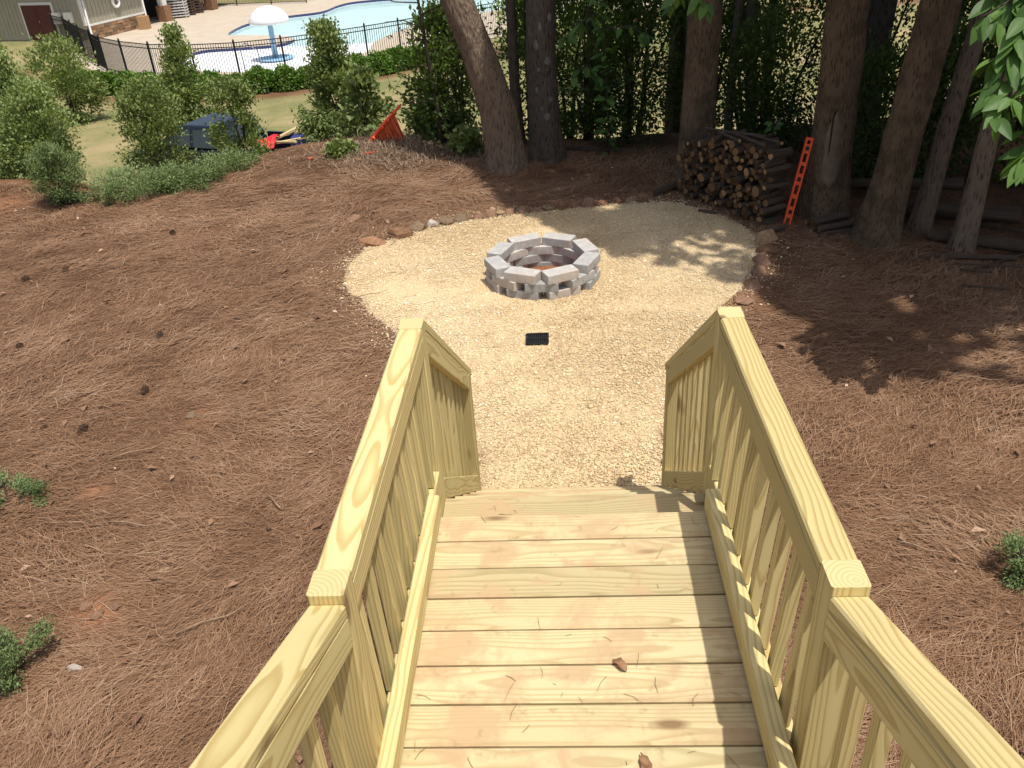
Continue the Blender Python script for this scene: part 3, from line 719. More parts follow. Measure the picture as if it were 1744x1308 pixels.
def shade_wanted(gx, gy):
    """where the crowns throw shade on the yard"""
    b = np.interp(gx, [-12,-3,-1.2,-.6,.1,.6,1.2,1.8,2.1,2.5,3.4,4.5,8], [30,12.0,8.9,7.4,6.35,5.55,5.55,4.85,4.0,3.25,2.85,2.65,1.2])
    b = b+.7*fbm(gx*1.6, gy*1.6, 90)+.5*fbm(gx*5, gy*5, 95)
    ok = (gy > b)
    hole = ((gx-1.52)/.62)**2+((gy-5.70)/.58)**2 < 1+3.2*fbm(gx*4.5, gy*4.5, 91)+2.5*fbm(gx*10, gy*10, 94)
    hole |= ((gx-3.0)/.16)**2+((gy-4.35)/.2)**2 < 1
    hole |= ((gx-3.75)/.4)**2+((gy-3.75)/.16)**2 < 1+2*fbm(gx*5, gy*5, 92)
    hole |= ((gx-3.2)/.2)**2+((gy-3.3)/.12)**2 < 1
    hole |= (gy < b+1.6) & (gy < 7.6) & (fbm(gx*3.1, gy*3.1, 97) > .13)
    return ok & ~hole & ~((gx < -1.6) & (gy > 9)) & (gy < 19)
def crown_pts(c, r, n, clumps, seed):
    g = np.random.default_rng(seed)
    q = g.normal(size=(clumps, 3)); q /= np.linalg.norm(q, axis=1)[:,None]; q *= g.random((clumps, 1))**.45
    cc = np.array(c)+q*np.array(r)
    k = g.integers(0, clumps, n); P = cc[k]+g.normal(0, .38, (n, 3))*np.array([1.1, 1.1, .7])
    h = P[:,2]-GZ; gx = P[:,0]-.246*h; gy = P[:,1]+.25*h
    keep = shade_wanted(gx, gy) & (P[:,2] > 2.6) & (g.random(n) < np.where(gy > 9.8, .42, .8))  # crowns shaped for the light: only leaves shading the wanted area stay
    keep |= (g.random(n) < .05) & (gy > np.interp(gx, [-1, .5, 2, 4, 8], [9, 5.9, 4.6, 3.2, 2])) & (gy < 8) & (gx > -.5) & (P[:,2] > 2.6)
    return P[keep], cc
def rand_dirs(n, g, flat=0.5):
    D = g.normal(size=(n, 3)); D[:,2] *= .5; Nn = g.normal(size=(n, 3))*flat+np.array([0, 0, 1.0]); return D, Nn
def tree(label, base, pts, rads, m, crown, name='tree', group=None, seed=0, nl=9000, leafm=None, flare=.45, ridge=.015, n=48, limbs=5):
    """crown = (centre, radii)"""
    T = thing(name, label, 'tree', base, group)
    tr = part('trunk', trunk_mesh('trunk', pts, rads, m, seed, n=n, flare=flare, ridge=ridge), [], T)
    P, cc = crown_pts(crown[0], crown[1], nl, 26, seed+100)
    top = Vector(pts[-1]); g = random.Random(seed)
    for k in range(limbs):
        e = Vector(cc[k % len(cc)]); s = Vector(pts[-2]).lerp(top, g.random())
        if e.z < 2.8: e.z = 2.8+g.random()
        mid = s.lerp(e, .5)+Vector((0, 0, .3)); r_ = rads[-1]*.5
        sub('limb', MB().tube([s, mid, e], [r_, r_*.7, r_*.25], 8), [m], tr, True)
    if len(P):
        gg = np.random.default_rng(seed+5); D, Nn = rand_dirs(len(P), gg)
        part('crown', leaves_mesh('crown', P, D, Nn, gg.uniform(.14, .24, len(P)), gg.uniform(.09, .14, len(P)), leafm or L_CROWN, gg.random(len(P))), [], T)
    return T
def zt(x, y): return float(gz(x, y))-.12
tree('large grey trunk leaning over beside a darker straight trunk', (-.68,8.85,GZ), [(-.66,8.85,zt(-.66,8.85)),(-.74,8.87,-.6),(-.92,8.9,.15),(-1.30,8.95,1.2),(-1.75,9.1,3.0),(-1.9,9.2,6.0)], [.235,.225,.205,.20,.17,.12], BARK_G, ((-1.2,9.6,6.5),(2.2,2.4,2.4)), seed=1, nl=9000, flare=.30)
tree('straight dark trunk with pale lichen spots next to the leaning tree', (-.13,9.25,GZ), [(-.13,9.25,zt(-.13,9.25)),(-.11,9.25,.7),(-.05,9.3,3.5),(.05,9.3,7)], [.20,.185,.17,.12], BARK_D, ((.5,9.4,7.2),(2.6,2.8,2.6)), seed=2, nl=11000)
tree('thin grey trunk growing behind the leaning tree', (-.52,9.95,-1.4), [(-.50,9.95,zt(-.5,9.95)),(-.53,10,.3),(-.6,10.0,1.4),(-.7,10.1,5)], [.075,.07,.07,.05], BARK_D, ((-.6,10.4,6.0),(1.3,1.5,1.6)), seed=3, nl=2500, limbs=2, n=24, ridge=.004)
tree('thick furrowed trunk rising behind the stacked firewood', (1.80,8.24,GZ), [(1.80,8.24,zt(1.8,8.24)),(1.78,8.24,.9),(1.75,8.3,4),(1.75,8.3,8)], [.215,.205,.18,.12], BARK_B, ((2.0,7.8,7.5),(2.8,2.8,2.6)), seed=4, nl=13000)
tree('stout mossy trunk with a bark scar that the orange level leans on', (2.96,6.62,GZ), [(2.96,6.62,zt(2.96,6.62)),(2.93,6.64,-.5),(2.90,6.66,1.0),(2.95,6.7,4),(3.0,6.8,8)], [.25,.225,.20,.18,.12], BARK_B, ((3.4,6.0,7.0),(3.0,3.0,2.6)), seed=5, nl=15000)
tree('stout brown trunk standing by the small heap of cut branches', (3.30,5.86,GZ), [(3.28,5.84,zt(3.28,5.84)),(3.34,5.86,-.3),(3.50,5.9,.95),(3.8,6.0,4),(4.0,6.0,8)], [.20,.178,.165,.15,.1], BARK_B, ((4.6,4.6,7.0),(3.0,3.0,2.6)), seed=6, nl=15000)
tree('slim grey trunk between the stout brown tree and the fallen logs', (3.80,6.05,GZ), [(3.76,6.05,zt(3.76,6.05)),(3.84,6.05,-.3),(3.98,6.1,.6),(4.2,6.2,5)], [.095,.088,.08,.06], BARK_G, ((4.9,6.5,6.0),(2,2,2)), seed=7, nl=6000, limbs=3, n=28, ridge=.005)
tree('slim pale trunk rising beside the fallen logs under hanging leaves', (3.97,5.50,GZ), [(3.96,5.50,zt(3.96,5.5)),(4.0,5.5,-.3),(4.07,5.5,.6),(4.3,5.4,5)], [.095,.085,.08,.06], BARK_G, ((5.4,4.6,6.2),(2.4,2.4,2.2)), seed=8, nl=8000, limbs=3, n=28, ridge=.005)
tree('tall dark trunk back in the woods behind the scarred tree', (4.17,9.2,GZ), [(4.15,9.2,zt(4.15,9.2)-.1),(4.19,9.2,.6),(4.3,9.2,4),(4.3,9.3,8)], [.17,.15,.14,.1], BARK_D, ((4.6,9.2,7.5),(3,3,2.6)), seed=9, nl=14000, n=32)
extra = [(2.75,9.6,.07),(2.35,9.3,.05),(3.1,10.2,.06),(5.3,9.0,.12),(5.0,7.6,.09),(1.1,10.6,.06),(6.2,8.2,.14),(3.6,8.3,.05),(.55,10.4,.045),(5.6,10.6,.13),(2.0,11.2,.1)]
for i, (x, y, r_) in enumerate(extra):
    lean = random.uniform(-.12, .12)
    tree('thin dark sapling trunk in the shaded woods', (x, y, float(gz(x, y))), [(x,y,zt(x,y)-.2),(x+lean,y,.8),(x+lean*2.5,y+.1,5)], [r_*1.1,r_,r_*.7], BARK_D, ((x,y+.3,6.0),(1.5,1.6,1.8)), group='sapling trunks in the woods', seed=20+i, nl=3800, limbs=2, n=20, ridge=.003, flare=.15)
# trees standing outside the frame whose crowns reach over the yard
for i, (x, y, c, r_, nl) in enumerate([(6.4,3.2,(5.6,2.8,6.4),(3.0,2.6,2.4),16000),(8.2,6.5,(7.6,6.5,7.5),(3,3,2.8),14000),(8.0,10.5,(7.6,10.5,7.5),(3,3,2.8),14000),(2.2,13.0,(2.0,13,7.0),(3,2.6,2.6),14000),(5.5,13.5,(5.5,13.5,7.2),(3,2.8,2.6),14000),(9.6,2.0,(8.6,2.2,7.2),(3,2.6,2.6),12000)]):
    labs = ['leafy tree standing past the slim pale trunk with its crown over the yard', 'dark tree deep in the woods past the fallen logs', 'dark tree deep in the woods past the tall dark trunk', 'tree on the slope below the firewood stack', 'tree on the slope behind the scarred trunk', 'leafy tree at the edge of the yard opposite the railing']
    tree(labs[i], (x, y, float(gz(x, y))), [(x,y,zt(x,y)-.2),(x,y,1),(x,y,4),(x+.1,y,8)], [.2,.18,.15,.1], BARK_D, (c, r_), seed=50+i, nl=nl, n=28)

# bark scar on the trunk behind the level, lichen spots on the dark trunk
from mathutils.bvhtree import BVHTree
def patch(treeobj, name, m, axis, th0, z0, z1, hw, seed=0, lift=.006, point=1.0):
    tr = [c for c in treeobj.children if c.name.startswith('trunk')][0]; me = tr.data
    bv = BVHTree.FromPolygons([v.co.copy() for v in me.vertices], [tuple(p.vertices) for p in me.polygons])
    V = []; F = []; nu, nv = 9, 14; g = random.Random(seed)
    for j in range(nv):
        t = j/(nv-1); z = z0+(z1-z0)*t; w_ = hw*max(.04, math.sin(math.pi*t)**.6)*(1-.35*t*point)*(1+.15*math.sin(t*9+seed))
        for i in range(nu):
            th = th0+w_*(2*i/(nu-1)-1); d = Vector((math.cos(th), math.sin(th), 0)); o_ = Vector((axis[0], axis[1], z))+d*1.2
            hit = bv.ray_cast(o_, -d); q = hit[0] if hit[0] else o_-d
            e = abs(2*i/(nu-1)-1); V.append(q+d*(lift*(1-e*e*1.3)))
    for j in range(nv-1):
        for i in range(nu-1): F.append((j*nu+i, j*nu+i+1, (j+1)*nu+i+1, (j+1)*nu+i))
    return part(name, MB().add(V, F), [m], treeobj, True)
SCAR = simple('healed_bark', (.21, .155, .11), (.13, .095, .068), .9, 9, .1, .4); SLIT = simple('bark_slit', (.03, .02, .015)); LICH = simple('lichen', (.24, .225, .19), (.10, .09, .075), .95, 60)
to = {o_['label'][:12]: o_ for o_ in col.objects if o_.name.startswith('tree') and o_.parent is None}
T4 = to['stout mossy ']; patch(T4, 'bark_scar', SCAR, (2.93, 6.64), rad(-99), -.95, -.18, .62, 1, .012); patch(T4, 'bark_slit', SLIT, (2.93, 6.64), rad(-109), -.62, -.16, .075, 2, .020)
for k, (dth, z, hw, hz) in enumerate([(-28,.18,.20,.07),(16,-.02,.24,.05),(-10,.40,.16,.06),(-32,-.38,.17,.045),(4,-.72,.22,.05),(30,.50,.2,.05),(-14,-.62,.13,.035),(-20,-.12,.12,.03),(22,-.5,.14,.03)]):
    patch(to['straight dar'], 'lichen_spot', LICH, (-.11, 9.25), rad(-90+dth), z-hz, z+hz, hw, 10+k, .007, .2)
# ------------------------------------------------------------------ shrubs
def shrub(name, label, base, h, rx, n, L, leafm, shape='round', seed=0, group=None, W=None, cat='shrub', stems=6, clumps=40, sig=.12, trunk=0.0, tb=0.0, low=.05):
    g = np.random.default_rng(seed+1000); S = thing(name, label, cat, base, group)
    b = np.array(base)
    t = g.random(clumps)**(.9 if shape != 'cone' else 1.25); t = low+(1-low)*t
    if shape == 'cone': prof = np.clip((1.04-t), .03, 1)**.75*np.clip(t/.12+.35, 0, 1)
    elif shape == 'spread': prof = np.ones(clumps)
    else: prof = np.sqrt(np.clip(1-(2*t-.95)**2*.9, .04, 1))
    a = g.uniform(0, 2*np.pi, clumps); rr_ = np.sqrt(g.random(clumps))*.95
    ctr = np.stack([np.cos(a)*rr_*prof*rx, np.sin(a)*rr_*prof*rx, t*h], 1)+b
    k = g.integers(0, clumps, n); sg = sig*np.array([1, 1, .8])
    P = ctr[k]+g.normal(size=(n, 3))*sg
    out = P-(b+np.array([0, 0, h*.35])); D = out/np.linalg.norm(out, axis=1)[:,None]+g.normal(0, .55, (n, 3)); D[:,2] += .25
    Nn = g.normal(0, .6, (n, 3))+np.array([0, 0, 1])
    P[:,2] = np.maximum(P[:,2], b[2]+.02)
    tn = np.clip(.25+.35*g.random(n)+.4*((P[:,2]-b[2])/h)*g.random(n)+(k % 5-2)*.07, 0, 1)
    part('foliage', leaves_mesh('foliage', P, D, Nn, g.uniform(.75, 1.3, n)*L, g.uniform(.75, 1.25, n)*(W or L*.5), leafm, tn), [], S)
    rnd = random.Random(seed)
    mb = MB()
    for q in range(stems):
        e = Vector(ctr[q % clumps]); s = Vector(base)+Vector((rnd.uniform(-.04, .04), rnd.uniform(-.04, .04), -.05)); m_ = s.lerp(e, .5); m_.x = m_.x*.5+s.x*.5; m_.y = m_.y*.5+s.y*.5
        mb.tube([s, m_, e], [max(.012, h*.012)+trunk, max(.008, h*.008)+trunk*.5, .004], 6)
    part('stem', mb, [TWIG], S, True)
    return S
def gp(x, y): return (x, y, float(gz(x, y)))
# planted evergreens on the lower lawn
shrub('holly_shrub', 'tall pointed evergreen shrub on the lower lawn beside the dark pickup', gp(-12.75,27.6), 3.15, 1.05, 5200, .13, L_EVER, 'cone', 1, sig=.15, clumps=90, W=.075)
shrub('holly_shrub', 'broad dark evergreen shrub in the curve of mulch by the hedge', gp(-17.6,28.8), 2.9, 1.25, 5200, .13, L_EVER, 'round', 2, sig=.16, clumps=80, W=.075)
shrub('holly_shrub', 'pointed airy evergreen shrub with dense base by the orange netting', gp(-3.75,12.4), 2.02, .85, 12000, .058, L_EVER, 'cone', 3, sig=.085, clumps=110, W=.042)
shrub('evergreen_shrub', 'bushy olive green shrub with a forked bare stem at the slope edge', gp(-5.95,10.0), 1.6, .48, 8000, .046, L_EVER, 'round', 4, sig=.09, clumps=80, W=.032, trunk=.012, low=.22)
shrub('evergreen_shrub', 'small leafy shrub growing in front of the pickup bed', gp(-5.1,11.2), 1.9, .42, 6500, .047, L_EVER, 'round', 5, sig=.08, clumps=50, W=.034, low=.1)
shrub('evergreen_shrub', 'light green bushy shrub at the slope edge behind the small juniper', gp(-7.75,10.1), 1.4, .48, 8500, .048, L_LIME, 'round', 6, sig=.09, clumps=80, W=.034)
shrub('evergreen_shrub', 'tall light green shrub with small leaves at the slope edge', gp(-8.5,10.8), 2.15, .62, 10000, .05, L_LIME, 'cone', 7, sig=.11, clumps=90, W=.034)
shrub('evergreen_shrub', 'wide pale green shrub spilling over the slope edge', gp(-8.9,9.9), 1.15, .7, 9000, .048, L_LIME, 'round', 8, sig=.10, clumps=70, W=.034)
shrub('evergreen_shrub', 'dark rounded shrub half hidden by the light green shrubs', gp(-8.95,11.9), 2.0, .6, 5200, .065, L_EVER, 'round', 9, sig=.10, clumps=70, W=.034)
shrub('evergreen_shrub', 'dark broad leaved shrub below the pool house door', gp(-24.5,33.5), 2.6, 1.5, 4000, .16, L_EVER, 'round', 10, sig=.2, clumps=60, W=.09)
shrub('evergreen_shrub', 'tall light shrub rising beside the broad dark evergreen', gp(-10.2,11.8), 2.5, .7, 6000, .075, L_LIME, 'cone', 11, sig=.13, clumps=90, W=.04)
shrub('juniper_shrub', 'small feathery upright juniper at the edge of the pine straw', gp(-6.55,8.2), .78, .34, 6500, .055, L_JUN, 'round', 12, sig=.05, clumps=90, W=.012)
for i, (x, y, rx) in enumerate([(-5.75,8.55,.62),(-5.05,8.85,.5),(-4.75,9.6,.4)]):
    shrub('creeping_juniper', ['low spreading juniper beside the small upright juniper', 'low spreading juniper in the middle of the slope edge patch', 'low spreading juniper next to the pickup bed'][i], gp(x, y), .27, rx, 7500, .04, L_JUN, 'spread', 30+i, group='creeping junipers along the slope edge', sig=.055, clumps=90, W=.012, cat='juniper')
for i, (x, y, rx, hh, lab) in enumerate([(-3.72,1.82,.26,.13,'flat dark green juniper sprig next to a bare straw patch'),(-2.93,.42,.22,.2,'blue green juniper clump next to the whitish stone'),(2.50,.98,.15,.22,'bright green juniper sprig on the straw beside the stair railing')]):
    shrub('juniper_sprig', lab, gp(x, y), hh, rx, 4200, .024, L_JUN, 'spread', 40+i, sig=.028, clumps=15, W=.007, stems=12, cat='juniper')
# weeds round the orange netting
for i, (x, y, h_, rx, lab) in enumerate([(-3.0,11.1,.95,.40,'large leaved weed behind the orange netting'),(-1.75,10.35,.75,.42,'large leaved weed climbing the near side of the berm'),(-1.25,9.55,.35,.26,'low broad leaved weed at the foot of the leaning trunk'),(-3.12,9.55,.16,.18,'yellowish weed on the crest of the berm'),(-2.95,9.55,.14,.10,'tiny green seedling below the orange scrap')]):
    shrub('leafy_weed', lab, gp(x, y), h_, rx, int(900*rx/.4), .11 if h_ > .5 else .07, L_EVER, 'round', 60+i, sig=.10 if h_ > .5 else .05, clumps=30, W=.075, cat='weed')
shrub('leafy_shrub', 'dark leafy thicket between the bare sapling and the leaning trunk', gp(-1.55,10.2), 1.75, .55, 4200, .075, L_DARK, 'round', 70, sig=.13, clumps=70, W=.045)
shrub('leafy_shrub', 'sunlit leafy shrub behind the bare sapling', gp(-1.5,12.0), 2.4, .55, 2600, .08, L_EVER, 'round', 71, sig=.14, clumps=60, W=.05)
# woods understorey
us = [(.45,10.3,2.4,.75),(1.05,9.9,1.9,.65),(1.35,11.2,2.8,.8),(2.3,10.4,2.3,.75),(3.2,9.5,2.3,.8),(3.0,11.4,2.8,.9),(4.6,10.2,2.4,.9),(4.9,8.4,1.9,.7),(5.7,7.6,2.2,.8),(4.4,7.4,1.4,.5),(5.6,6.3,2.0,.75),(6.3,9.4,2.6,.9),(.25,11.8,2.9,.8),(-.35,10.9,2.2,.5),(3.75,7.7,1.2,.45),(6.6,5.2,2.0,.8),(2.65,8.6,1.5,.5)]
for i, (x, y, h_, rx) in enumerate(us):
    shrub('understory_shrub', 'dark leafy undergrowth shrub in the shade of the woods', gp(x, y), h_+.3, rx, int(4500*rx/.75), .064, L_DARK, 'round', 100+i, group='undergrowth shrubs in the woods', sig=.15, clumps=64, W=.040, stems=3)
# broad hanging leaves, each its own piece
def leaf_piece():
    mb = MB(); n = 8; V = []
    for i in range(n):
        t = i/(n-1); w_ = .5*math.sin(math.pi*t**.75)**.9*(1-.15*t)
        z = -.10*(t-.3)**2
        for sx in (-1, -.5, 0, .5, 1): V.append((t, sx*w_*.46, z+abs(sx)*w_*.10+.012*math.sin(t*22)*abs(sx)))
    F = []
    for i in range(n-1):
        for q in range(4): F.append((i*5+q, (i+1)*5+q, (i+1)*5+q+1, i*5+q+1))
    mb.add(V, F); return mb
LEAFM = []
for k in range(4):
    me = leaf_piece().mesh('leaf', [L_HICK], True); add_attr(me, 'tint', [min(1, .15+.26*k+.1*random.random()) for _ in me.vertices]); LEAFM.append(me)
def leafy_branch(name, label, base, stems, cat='branch', size=(.11, .17), dens=.055, seed=0, m=BARK_D, cl=5):
    """stems: list of polylines; drooping leaf groups along each"""
    T = thing(name, label, cat, base); r_ = random.Random(seed)
    for pl in stems:
        P = [Vector(q) for q in pl]
        st = part('branch', MB().tube(P, [.012*(1-.75*i/(len(P)-1)) for i in range(len(P))], 6), [m], T, True)
        for a, b in zip(P[:-1], P[1:]):
            L = (b-a).length; k = max(1, int(L/dens))
            for i in range(k):
                q = a.lerp(b, (i+r_.random())/k)
                for j in range(r_.randint(1, cl)):
                    d = (b-a).normalized()*.5+Vector((r_.uniform(-1, 1), r_.uniform(-1, 1), r_.uniform(-1.1, -.05))); d.normalize()
                    n_ = Vector((r_.uniform(-.5, .5), r_.uniform(-.9, .1), 1)); n_ = (n_-d*n_.dot(d)).normalized(); y = n_.cross(d)
                    s = r_.uniform(*size); q2 = q+d*.02
                    o = bpy.data.objects.new('leaf', LEAFM[r_.randrange(4)]); col.objects.link(o); o.parent = st
                    o.matrix_basis = Matrix.Translation(q2) @ Matrix((d, y, n_)).transposed().to_4x4() @ Matrix.Scale(s, 4)
    return T
leafy_branch('hanging_branch', 'drooping branch of bright green broad leaves hanging by the slim trunks', (3.6,3.0,1.9),
    [[(3.6,3.1,1.95),(3.1,3.05,1.75),(2.75,3.0,1.40),(2.62,2.95,1.15)],[(3.0,3.0,1.6),(2.72,2.85,1.2),(2.63,2.75,.92),(2.56,2.7,.75)],[(3.05,2.8,1.5),(2.85,2.7,1.0),(2.78,2.62,.68),(2.76,2.56,.5)],[(2.95,2.9,1.3),(2.74,2.78,1.0),(2.66,2.72,.72)],[(3.3,3.05,1.6),(3.0,3.0,1.3),(2.85,2.9,1.05),(2.8,2.85,.85)],[(3.0,3.1,1.5),(2.7,3.0,1.3),(2.52,2.95,1.22)],[(2.95,2.8,1.1),(2.7,2.7,.85),(2.58,2.65,.72)],[(3.0,2.6,.9),(2.82,2.55,.6),(2.72,2.5,.45)],[(3.0,3.0,1.2),(2.76,2.9,1.05),(2.58,2.85,1.0)],[(3.2,3.3,1.9),(2.85,3.2,1.55),(2.68,3.15,1.3),(2.6,3.1,1.15)]], size=(.12, .19), dens=.06, seed=4, cl=5)
leafy_branch('hanging_branch', 'small sprig of big green leaves dangling in front of the furrowed trunk', (1.45,6.3,1.6), [[(1.6,6.3,1.6),(1.45,6.25,1.15),(1.36,6.2,.93)],[(1.55,6.3,1.4),(1.50,6.2,1.1),(1.46,6.2,.95)],[(1.40,6.3,1.3),(1.22,6.2,1.1),(1.15,6.2,.95)]], size=(.13, .2), dens=.07, seed=6, cl=4)
leafy_branch('seedling', 'light green seedling leaves sprouting above the firewood stack', (2.42,6.95,-.55), [[(2.45,6.98,-.75),(2.36,6.85,-.42),(2.30,6.72,-.30)],[(2.36,6.85,-.42),(2.44,6.8,-.30)]], cat='seedling', size=(.09, .13), dens=.09, seed=8, cl=3)
leafy_branch('woodland_sapling', 'young sapling with broad dark leaves between the two trunk groups', (.85,9.3,GZ), [[(.75,9.3,GZ),(.72,9.3,-.4),(.65,9.2,.4),(.5,9.1,1.0)],[(.72,9.3,-.4),(.45,9.15,-.1),(.25,9.0,-.2)],[(.65,9.2,.3),(1.0,9.1,.35),(1.25,9.0,.2)],[(.6,9.2,.5),(.35,9.05,.42),(.15,9.0,.25)]], cat='sapling', size=(.12, .20), dens=.08, seed=9, cl=4)
# bare sapling with thin branches
S = thing('bare_sapling', 'bare dead sapling with thin dark branches beside the dark thicket', 'sapling', gp(-1.72,9.75))
bs = part('trunk', MB().tube([(-1.60,9.75,zt(-1.6,9.75)),(-1.64,9.72,-.7),(-1.70,9.7,0),(-1.74,9.7,.6),(-1.8,9.7,1.5)], [.035,.030,.024,.018,.008], 8), [TWIG], S, True)
rb = random.Random(3)
for k in range(13):
    z = -.9+1.9*k/12; a = Vector((-1.66-.06*(z+.7), 9.71, z)); s = -1 if k % 3 else 1
    L = rb.uniform(.4, .95); e = a+Vector((s*L*rb.uniform(.5, 1), rb.uniform(-.3, .3), L*rb.uniform(-.1, .7))); m_ = a.lerp(e, .5)+Vector((0, 0, rb.uniform(-.08, .1)))
    b_ = part('branch', MB().tube([a, m_, e], [.010, .007, .0025], 5), [TWIG], S, True)
    for q in range(3):
        f = m_.lerp(e, rb.random()); sub('twig', MB().tube([f, f+Vector((rb.uniform(-.25, .15), rb.uniform(-.1, .1), rb.uniform(-.1, .22)))], [.004, .0015], 4), [TWIG], b_, True)

# ------------------------------------------------------------------ firewood
LOGB = bark_mat('firewood_bark', (.085, .06, .042), (.27, .205, .15), 1.6)
m, t, b = mat('cut_wood_end', .85, .15); v = mapping(t)
sp = t.nodes.new('ShaderNodeSeparateXYZ'); t.links.new(v, sp.inputs[0]); oi = t.nodes.new('ShaderNodeObjectInfo')
rg = mth(t, 'SQRT', mth(t, 'ADD', mth(t, 'MULTIPLY', sp.outputs[0], sp.outputs[0]), mth(t, 'MULTIPLY', sp.outputs[1], sp.outputs[1])))
rg = mth(t, 'FRACT', mth(t, 'ADD', mth(t, 'MULTIPLY', rg, 5.0), mth(t, 'MULTIPLY', noise(t, v, 3), 1.0)))
cc_ = mix(t, ramp(t, [(.3, (0,0,0)), (.8, (1,1,1))], rg).outputs[0], (.46, .31, .17), (.30, .175, .085))
tn = ramp(t, [(0, (.16, .13, .11)), (.55, (.38, .33, .29)), (.85, (.62, .57, .5)), (1, (1.0, .95, .86))], oi.outputs['Random'])
t.links.new(mix(t, 1.0, cc_, tn.outputs[0], 'MULTIPLY'), b.inputs['Base Color']); LOGE = m
def log_me(seed):
    r_ = random.Random(seed); pts = []; rd = []
    for i in range(5):
        pts.append((r_.uniform(-.10, .10) if 0 < i < 4 else 0, r_.uniform(-.10, .10) if 0 < i < 4 else 0, (i/4-.5)*1.0)); rd.append(1*r_.uniform(.86, 1.08))
    V = []; F = []; M_ = []; n = 11
    for i, (q, r0_) in enumerate(zip(pts, rd)):
        for k in range(n):
            a = 2*math.pi*k/n; w_ = r0_*(1+.09*math.sin(2*a+seed)+.05*math.sin(3*a+seed*2)); V.append((q[0]*.3+math.cos(a)*w_, q[1]*.3+math.sin(a)*w_, q[2]))
    for i in range(4):
        for k in range(n): F.append((i*n+k, i*n+(k+1) % n, (i+1)*n+(k+1) % n, (i+1)*n+k)); M_.append(0)
    F.append(tuple(reversed(range(n)))); M_.append(1); F.append(tuple(4*n+k for k in range(n))); M_.append(1)
    mb = MB(); mb.v = V; mb.f = F; mb.m = M_; me = mb.mesh('firewood_log', [LOGB, LOGE])
    me.polygons.foreach_set('use_smooth', [x == 0 for x in M_]); return me
logs = [log_me(i) for i in range(9)]
def put_log(a, d, L, r_, label, group, name='firewood_log', seed=0):
    d = Vector(d).normalized(); up = Vector((0,0,1)) if abs(d.z) < .95 else Vector((1,0,0)); x = up.cross(d).normalized(); y = d.cross(x)
    rt = Matrix((x, y, d)).transposed() @ Matrix.Rotation(seed*1.3, 3, 'Z')
    o = bpy.data.objects.new(name, logs[seed % 9]); col.objects.link(o)
    o.matrix_world = Matrix.Translation(Vector(a)+d*L/2) @ rt.to_4x4() @ Matrix.Diagonal((r_, r_, L, 1)); return tag(o, label, 'log', group)
A = Vector((1.47, 7.50, 0)); B = Vector((2.29, 6.33, 0)); ab = (B-A).normalized(); nb = Vector((-ab.y, ab.x, 0))      # nb points away from the gravel
if nb.y < 0: nb = -nb
LEN = (B-A).length; rl = random.Random(11); cnt = 0
# circle packing of the face: drop logs one by one onto the pile
circ = []
def drop(u_, r_):
    z = r_
    for (cu, cz, cr) in circ:
        d_ = abs(cu-u_)
        if d_ < cr+r_: z = max(z, cz+math.sqrt((cr+r_)**2-d_*d_)*.97)
    return z
for i in range(2600):
    r_ = rl.choice([.020,.024,.026,.028,.030,.032,.036]) if rl.random() < .86 else rl.uniform(.040, .054)
    best = None
    for q in range(14):
        u_ = rl.uniform(r_, LEN-r_); z = drop(u_, r_)
        if best is None or z < best[1]: best = (u_, z)
    u_, z = best; hmax = .64+.24*min(1, u_/(LEN*.55))
    if z+r_ > hmax: continue
    if r_ > .042 and z < .25: continue
    circ.append((u_, z, r_))
    if len(circ) > 285: break
for i, (u_, z, r_) in enumerate(circ):
    L = rl.uniform(.36, .46) if u_ < LEN*.8 else rl.uniform(.26, .32)
    off = rl.uniform(-.10, .06)
    a = A+ab*u_+nb*off+Vector((0, 0, GZ+z+.01)); d = nb+ab*rl.gauss(0, .16)+Vector((0, 0, rl.gauss(0, .06)))
    big = r_ > .039
    put_log(a, d, L, r_, 'thick pale ended log in the firewood stack' if big else 'thin bark covered log in the firewood stack', 'thick logs in the firewood stack' if big else 'thin logs in the firewood stack', seed=i)
# a few long branches on top of the stack
for i in range(7):
    u_ = rl.uniform(.2, LEN-.5); z = max(drop(u_+k*.1, .018) for k in range(4))
    put_log(A+ab*u_+nb*rl.uniform(.05, .25)+Vector((0, 0, GZ+z+.01)), ab+nb*rl.uniform(-.3, .3)+Vector((0, 0, .03)), rl.uniform(.4, .7), .017, 'thin branch laid lengthwise on top of the firewood stack', 'branches on the firewood stack', 'cut_branch', 300+i)
# small heap of cut branches between the two stout trunks
for i in range(13):
    k = i % 5; l = i//5; x = 2.86+.05*k+rl.uniform(-.01, .01); y = 6.10-.0*k+.03*k; d = Vector((.85, .30, .02+.03*l)); dd = Vector((-.3, .9, 0)).normalized()
    p0 = Vector((2.72, 5.98, GZ+.035+.052*l))+dd*(.055*k+.02*l)+Vector((rl.uniform(-.05, .05), 0, 0))
    put_log(p0, d+Vector((0, rl.uniform(-.12, .12), 0)), rl.uniform(.32, .46), rl.uniform(.02, .032), 'cut branch in the small heap beside the stout brown trunk', 'branches in the small heap', 'cut_branch', 330+i)
